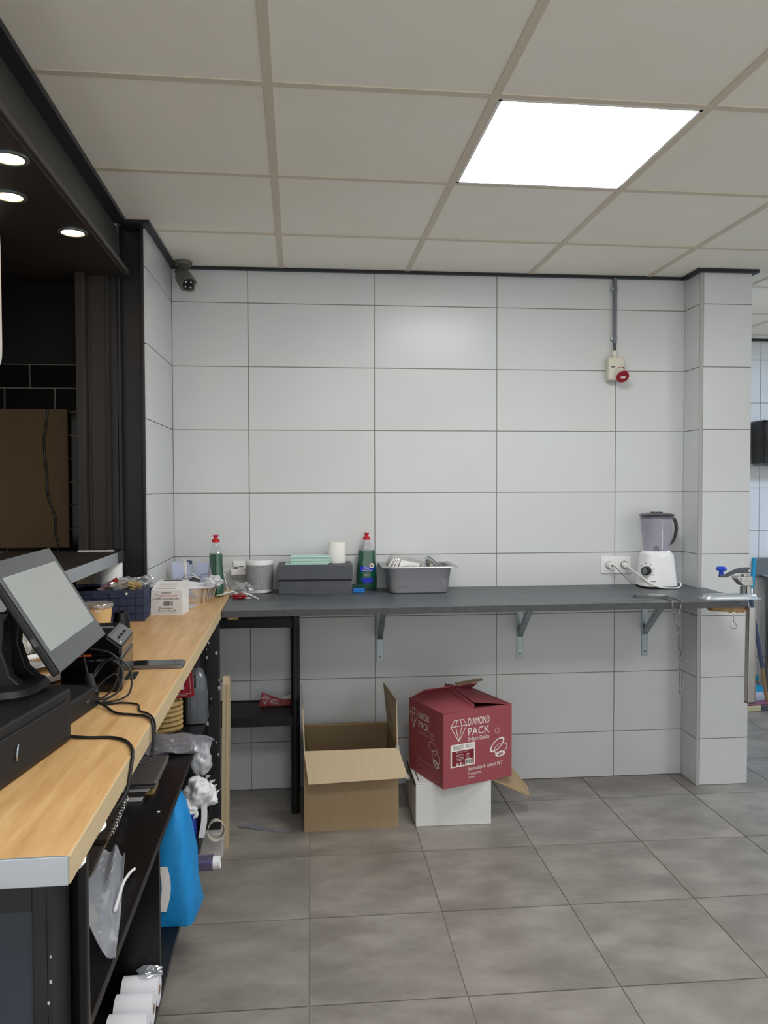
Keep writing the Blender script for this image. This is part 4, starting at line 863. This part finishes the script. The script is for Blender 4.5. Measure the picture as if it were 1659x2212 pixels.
tp = thing('tape_ring', 'empty cream paper ring leaning on the white plinth block', 'ring', (-.078,-.752,.137), 0, rot=(PI/2-.15,0,.2))
R_ = [[(r*math.cos(2*PI*i/22),1.15*r*math.sin(2*PI*i/22),z) for i in range(22)] for r,z in ((.032,-.02),(.034,.02),(.0315,.02),(.0295,-.02))]
part('ring', MB().rings(R_+[R_[0]], False, False), 'cream', tp)
for k in range(4):
    rt = thing('till_roll', ['topmost white till roll in the shrink wrapped stack','second white till roll from the top of the stack','third white till roll from the top of the stack','lowest white till roll cut off by the picture edge'][k], 'till roll', (-.098,-2.02-.052*k,SL+.0405), A, 'white till rolls on the low shelf')
    part('paper', MB().cyl((-.042,0,0),(.040,0,0),.033,n=40), 'paper', rt, smooth=True); part('core', MB().cyl((.040,0,0),(.0412,0,0),.010,n=20), 'tan', rt)
    rt.location = (-.104,-1.953-.0672*k,SL+.0335)
solo('shrink_wrap', MB().blob(.028,.016,.010,seed=61,amp=.5,fr=2.2), 'film', 'loose shrink wrap scrap behind the stacked till rolls', 'wrap', loc=(-.085,-1.945,SL+.074))
# ================================================================== ON THE FLOOR
pu = thing('plastic_shelf_unit', 'black plastic two tier shelf unit under the slate worktop', 'shelf unit', (-.055,-.155,0))
for x in (-.27,.272):
    for y in (-.135,.12):
        part('post', MB().loft([(0,.0185,.0185,2),(.40,.0185,.0185,2),(.41,.020,.020,2),(.45,.020,.020,2),(.46,.0185,.0185,2),(.86,.0185,.0185,2),(.875,.0205,.0205,2),(.925,.0205,.0205,2)], n=22, cx=x, cy=y), 'blackplastic', pu, smooth=True)
for z in (.395,.835):
    sh_ = part('shelf_tray', MB().box(-.285,.285,-.145,.140,z+.020,z+.036), 'blackplastic', pu, bevel=.003)
    part('front_lip', MB().box(-.29,.290,-.150,-.1455,z,z+.042), 'blackplastic', pu, bevel=.002); part('back_lip', MB().box(-.29,.290,.1405,.145,z,z+.042), 'blackplastic', pu, bevel=.002)
    part('side_lip', MB().box(.2855,.290,-.145,.140,z,z+.042), 'blackplastic', pu)
part('top_tray', MB().box(-.285,.285,-.145,.140,.875,.905), 'blackplastic', pu, bevel=.003)  # another black tray just above the upper shelf
rd = thing('red_flat_carton', 'folded dark red printed carton lying on the black plastic shelf', 'carton', (.10,-.09,.4315), 0)
part('panel', MB().rings([[(-.055,-.012,.0),(-.052,-.010,.002),(-.038,.0,.062),(-.042,-.002,.062)],[(.0,-.012,.0),(.0,-.010,.002),(.0,.002,.045),(-.001,.0,.045)],[(.05,-.012,.0),(.05,-.010,.002),(.05,.004,.026),(.05,.002,.026)],[(.095,-.012,.0),(.095,-.010,.002),(.095,.004,.028),(.095,.002,.028)]]), 'reddark', rd)
part('white_flap', MB().quad((.04,.006,.001),(.10,.006,.001),(.10,.022,.046),(.06,.02,.036),.001), 'whitecard', rd)
m_ = Matrix.Translation((-.026,-.0105,.028))@Matrix.Rotation(-.2,4,'X')@Matrix.Rotation(.14,4,'Y')
part('diamond_logo', lines(diamond(.034,.040), .0016, m_), 'print', rd)
text('DIAMOND', .040,.009,'print',rd,(.018,-.0128,.026),(PI/2-.2,.14,0)); text('PACK', .040,.009,'print',rd,(.018,-.0136,.014),(PI/2-.2,.14,0))
cs = thing('cardboard_sheet', 'tall folded cardboard standing beside the black counter post', 'cardboard', (-.047,-.618,0), 0)
part('board', MB().rings([[(-.028,.0,0),(.0,.0,0),(.0,.05,0),(-.028,.05,0)],[(-.017,.0,.665),(.011,.0,.665),(.011,.05,.665),(-.017,.05,.665)],[(-.017,.030,.690),(.006,.034,.690),(.006,.05,.690),(-.017,.05,.690)]]), 'cardlight', cs)
part('fold_edge', MB().box(-.0005,.0005,-.001,0,.01,.66), 'card', cs, loc=(-.012,-.0002,0), rot=(0,.016,0))
tpf = thing('tape_scrap', 'torn strip of clear grey tape on the floor tiles', 'tape', (.10,-.45,0), -.33)
part('strip', MB().sheet(lambda u,v: (-.125+.25*u, -.024+.045*v*(1-.5*u), .0015+.006*math.sin(PI*v)*abs(math.sin(4*u))+.010*(1-u)**3), 18, 4), 'filmgrey', tpf, solid=.0008)
# ---- open brown carton
bw = thing('open_carton', 'open brown cardboard carton standing empty under the worktop', 'box', (.455,-.300,0), .015)
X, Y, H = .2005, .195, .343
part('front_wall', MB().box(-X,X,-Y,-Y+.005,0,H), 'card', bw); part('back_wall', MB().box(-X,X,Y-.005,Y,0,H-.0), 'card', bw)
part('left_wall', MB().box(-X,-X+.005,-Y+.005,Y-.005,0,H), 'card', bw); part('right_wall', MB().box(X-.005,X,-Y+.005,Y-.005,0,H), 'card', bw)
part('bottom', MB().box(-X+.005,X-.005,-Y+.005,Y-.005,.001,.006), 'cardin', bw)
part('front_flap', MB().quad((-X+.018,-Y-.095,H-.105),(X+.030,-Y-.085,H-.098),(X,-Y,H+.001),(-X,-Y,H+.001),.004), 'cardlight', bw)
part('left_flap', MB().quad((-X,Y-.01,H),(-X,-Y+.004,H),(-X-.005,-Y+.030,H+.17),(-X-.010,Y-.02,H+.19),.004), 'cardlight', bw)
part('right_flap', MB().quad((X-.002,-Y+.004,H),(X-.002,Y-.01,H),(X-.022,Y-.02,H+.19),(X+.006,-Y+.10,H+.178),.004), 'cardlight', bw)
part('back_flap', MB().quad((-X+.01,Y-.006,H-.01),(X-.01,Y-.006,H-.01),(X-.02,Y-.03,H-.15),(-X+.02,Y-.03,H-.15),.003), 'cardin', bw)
part('tape', MB().box(X-.012,X+.004,-Y-.006,-Y+.012,H-.004,H+.010), 'film', bw); part('tape', MB().box(X+.018,X+.036,-Y-.092,-Y-.075,H-.102,H-.088), 'film', bw)
# ---- white carton with the maroon carton on top
wx2 = thing('white_carton', 'scuffed white carton on the floor below the maroon box', 'box', (.896,-.330,0), 0)
part('body', MB().box(-.164,.164,-.164,.164,0,.183), 'whitecard', wx2, bevel=.003)
part('lid', MB().box(-.164,.164,-.164,.164,.1835,.189), 'whitecard', wx2, bevel=.001); part('side_slot', MB().box(-.1648,-.1642,-.155,.15,.165,.180), 'blackmatte', wx2); part('lid_slit', MB().box(-.150,-.146,-.14,.12,.1891,.1896), 'steeldark', wx2)
for x,z in ((.03,.10),(.075,.045),(.05,.125)): part('dent', MB().blob(.006,.002,.004,seed=x*90,amp=.4,nu=10,nv=7,c=(x,-.1636,z)), 'whitecard', wx2)
rx = thing('maroon_carton', 'maroon printed carton with loose flaps on the white carton', 'box', (.8376,-.579,.1905), .375)
L, D, Hh = .347, .298, .318
part('front_wall', MB().box(0,L,0,.005,0,Hh), 'redcard', rx); part('back_wall', MB().box(0,L,D-.005,D,0,Hh), 'redcard', rx); part('left_wall', MB().box(0,.005,.005,D-.005,0,Hh), 'redcard', rx); part('right_wall', MB().box(L-.005,L,.005,D-.005,0,Hh), 'redcard', rx)
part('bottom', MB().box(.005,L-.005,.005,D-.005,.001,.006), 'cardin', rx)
part('inner_flap', MB().quad((.01,.006,Hh-.002),(L-.006,.006,Hh-.002),(L-.02,.15,Hh-.028),(.02,.15,Hh-.03),.004), 'redcard', rx)
part('left_flap', MB().quad((0,.0,Hh),(.150,.0,Hh+.004),(.165,D-.03,Hh+.030),(0,D,Hh),.004), 'redcard', rx); part('left_flap_fold', MB().quad((.148,.004,Hh+.004),(.158,.012,Hh+.020),(.172,D-.03,Hh+.052),(.164,D-.03,Hh+.030),.004), 'redcard', rx)
part('right_flap', MB().quad((.185,.06,Hh+.016),(L,.0,Hh),(L,D,Hh),(.19,D-.02,Hh+.044),.004), 'redcard', rx)
part('back_flap', MB().quad((.02,D-.002,Hh),(L-.02,D-.002,Hh),(L-.04,D-.09,Hh+.048),(.05,D-.06,Hh+.040),.004), 'redcard', rx)
part('torn_edge', MB().quad((.20,D-.085,Hh+.049),(.37,D-.045,Hh+.046),(.375,D-.02,Hh+.050),(.21,D-.05,Hh+.054),.003), 'card', rx)
part('bottom_flap', MB().quad((0.2451, -0.0008, -0.001),(0.4401, -0.0078, -0.1055),(0.4788, 0.0576, -0.0905),(0.4118, 0.084, -0.001),.004), 'card', rx)
fz = -.0008
def ft_(s_, w_, h_, x, z, mat='print', al='c', nm='lettering'): return text(s_, w_, h_, mat, rx, (x, fz, z), (PI/2,0,0), nm, al)
def lt_(s_, w_, h_, y, z, mat='print', al='c', nm='lettering'): return text(s_, w_, h_, mat, rx, (fz, y, z), (PI/2,0,-PI/2), nm, al)
part('diamond_logo', lines(diamond(.080,.092), .0026, Matrix.Translation((.075,fz,.237))), 'print', rx)
ft_('DIAMOND',.108,.032,.176,.268); ft_('PACK',.108,.032,.176,.226); ft_('Brilliant Quality',.108,.024,.176,.192)
ft_('Sausbakje & deksel PET',.178,.020,.121,.066,al='l'); ft_('Transparant',.068,.015,.121,.045,al='l'); ft_('(70x90)',.034,.009,.121,.029,al='l')
ml = Matrix(((0,1,0,0),(-1,0,0,0),(0,0,1,0),(0,0,0,1)))
ML = lambda y,z: Matrix.Translation((fz,y,z))@Matrix.Rotation(-PI/2,4,'Z')
part('diamond_logo', lines(diamond(.070,.088), .0024, ML(.255,.238)), 'print', rx)
lt_('DIAMOND',.094,.030,.165,.262); lt_('PACK',.094,.030,.165,.222); lt_('Brilliant Quality',.094,.022,.165,.188,'printdim')
lt_('Salsa ciotola e coperchio PET',.180,.018,.225,.068,'printdim','l'); lt_('Transparant',.06,.013,.225,.048,'printdim','l'); lt_('(70x90)',.03,.008,.225,.034,'printdim','l')
def ring_(cx,cz,a,b,tilt,wd,m):
    n = 40; mb = MB(); c,s_ = math.cos(tilt),math.sin(tilt); R0=[];R1=[]
    for i in range(n):
        t = 2*PI*i/n
        for R,k in ((R0,1),(R1,1-wd)): 
            x,z = a*k*math.cos(t), b*k*math.sin(t); R.append(m@Vector((cx+x*c-z*s_,0,cz+x*s_+z*c)))
    return mb.rings([R0,R1],False,False)
for m in (Matrix.Translation((0,fz,0)),):
    part('cup_print', ring_(.270,.150,.044,.020,.62,.20,m), 'print', rx); part('cup_print', ring_(.288,.132,.036,.022,.30,.10,m), 'print', rx); part('cup_print', ring_(.286,.108,.026,.012,.1,.45,m), 'print', rx); part('seal_print', ring_(.270,.212,.013,.013,0,.35,m), 'printdim', rx)
m = Matrix.Translation((fz,0,0))@Matrix.Rotation(-PI/2,4,'Z')
for (cx,cz,a,b,tl,wd,mt_) in ((-.085,.148,.040,.026,-.3,.22,'printdim'),(-.062,.116,.034,.026,-.5,.10,'print'),(-.060,.088,.026,.014,-.4,.45,'print'),(-.092,.196,.013,.016,0,.35,'printdim')):
    part('cup_print', ring_(cx,cz,a,b,tl,wd,m), mt_, rx)
st_ = part('label_sticker', MB().box(.034,.156,-.0016,-.0004,.084,.180), 'print', rx); st_off = (.0115,0,.0135)
part('sticker_field', MB().box(.029,.138,-.0022,-.0017,.076,.138), 'labelred', st_)
def lb_(s_, w_, h_, x, z, mat, al='l'): return text(s_, w_, h_, mat, st_, (x,-.0028,z), (PI/2,0,0), 'lettering', al)
part('diamond_logo', lines(diamond(.016,.020), .0008, Matrix.Translation((.042,-.0028,.153))), 'steeldark', st_)
lb_('DIAMOND',.034,.008,.052,.158,'steeldark'); lb_('PACK',.034,.008,.052,.148,'steeldark'); lb_('Brilliant Quality',.036,.006,.097,.158,'ink'); lb_('----------------',.036,.002,.097,.150,'ink'); lb_('MSC Transparant PS',.052,.006,.050,.132,'print')
for k in range(5): lb_('------------------',.036,.0015,.050,.122-.006*k,'print'); lb_('-------',.014,.0015,.100,.122-.006*k,'print')
part('barcode_patch', MB().box(.094,.130,-.0028,-.0023,.076,.100), 'print', st_); part('barcode', barcode(.031,.018,Matrix.Translation((.112,-.0033,.088)),5), 'ink', st_)
tri = lines([(.050,.078,.062,.078),(.062,.078,.056,.089),(.056,.089,.050,.078)], .0025, Matrix.Translation((0,-.0028,0))); part('recycling_mark', tri, 'print', st_)
part('tidy_mark', MB().box(.067,.069,-.0030,-.0026,.077,.090).box(.0705,.0740,-.0030,-.0026,.077,.090), 'print', st_); part('food_mark', lines([(.079,.077,.079,.090),(.085,.077,.085,.084),(.083,.084,.087,.084)], .0014, Matrix.Translation((0,-.0028,0))), 'print', st_)
for o in st_.children: o.location = Vector(o.location)+Vector(st_off)
# ================================================================== ROOM BEYOND THE PILLAR
hd_ = thing('towel_dispenser', 'black wall machine in the bright room right of the pillar', 'dispenser', (3.55,1.40,1.60))
part('body', MB().loft([(.015,.185,.085,8),(.29,.185,.095,8),(.309,.180,.090,8)], n=44), 'black', hd_, bevel=.004); part('bottom_tray', MB().loft([(0,.17,.07,6),(.016,.183,.084,8)], n=40), 'steeldark', hd_)
part('side_strip', MB().box(-.08,-.068,-.098,-.090,.03,.285), 'bezel', hd_); part('top_edge', MB().box(-.18,.18,-.09,.09,.3085,.312), 'whitecard', hd_); part('wire', MB().tube([(-.182,-.092,.26),(-.165,-.098,.16),(-.158,-.1,.10),(-.175,-.098,.05)], .0025), 'cable', hd_)
stb = thing('steel_sink_unit', 'grey steel sink unit in the room right of the pillar', 'sink', (3.75,1.20,0))
part('splash_back', MB().box(-.345,.4,.25,.29,.82,.955), 'steeldark', stb, bevel=.004); part('basin', MB().loft([(.70,.20,.20,4),(.74,.25,.24,5),(.82,.29,.26,6),(.83,.30,.27,6)], n=40, cx=.0, cy=.0), 'alu', stb, smooth=True)
part('rim', MB().box(-.31,.4,-.28,.25,.829,.84), 'alu', stb, bevel=.004)
for x,y in ((-.29,.20),(-.235,-.20),(.3,.2),(.3,-.2)): part('leg', MB().box(x,x+.03,y,y+.03,0,.829), 'steeldark', stb)
part('low_shelf', MB().box(-.24,.36,-.2,.22,.20,.212), 'steeldark', stb); part('dark_cabinet', MB().box(-.18,.36,-.16,.22,.2125,.58), 'black', stb)
sq = thing('floor_squeegee', 'bright blue squeegee handle leaning on the far tiled wall', 'squeegee', (3.228,1.12,0))
part('grip', MB().cyl((.012,.10,.775),(.048,.14,.972),.0135,.0145,n=16), 'cyan', sq, smooth=True); part('pole', MB().cyl((-.03,.02,.46),(.012,.10,.775),.008,n=12), 'chrome', sq, smooth=True); part('lower_pole', MB().cyl((-.055,.0,.02),(-.03,.02,.46),.010,n=12), 'cyan', sq, smooth=True)
part('blade', MB().box(-.12,.05,-.02,.02,0,.03), 'cyan', sq, bevel=.003)
br = thing('floor_broom', 'pink broom head with cream and dark bristles beyond the pillar', 'broom', (3.27,1.06,0), .12)
part('head', MB().box(-.20,.26,-.035,.035,.038,.052), 'pink', br, bevel=.010); part('bristles', MB().box(-.195,-.085,-.04,.04,0,.038), 'bristle', br, bevel=.006); part('dark_bristles', MB().box(-.0845,.25,-.04,.04,0,.038), 'darkgrey', br, bevel=.006)
part('pole', MB().cyl((-.015,.0,.052),(-.052,.0,.275),.012,n=12), 'tan', br, smooth=True); part('grip_sleeve', MB().cyl((-.052,0,.275),(-.152,.0,.76),.0135,.013,n=12), 'purple', br, smooth=True)
db = thing('dust_pan', 'grey dustpan with blue lid behind the broom', 'dustpan', (3.255,1.24,0))
part('pan', MB().loft([(0,.10,.07,4),(.06,.105,.075,4),(.085,.09,.06,4)], n=36), 'labelgrey', db, smooth=True); part('blue_lid', MB().loft([(.0855,.095,.065,4),(.10,.09,.06,4),(.105,.07,.05,4)], n=36), 'cyan', db, smooth=True)
bt = thing('spray_bottle', 'small bottle with blue cap behind the dustpan', 'bottle', (3.385,1.43,-.0))
part('body', MB().loft([(0,.035,.03,3),(.07,.035,.03,3),(.10,.02,.02,2)], n=24), 'greyplastic', bt, smooth=True); part('cap', MB().loft([(.1,.028,.024,2.5),(.13,.028,.024,2.5)], n=20), 'cyan', bt, smooth=True)
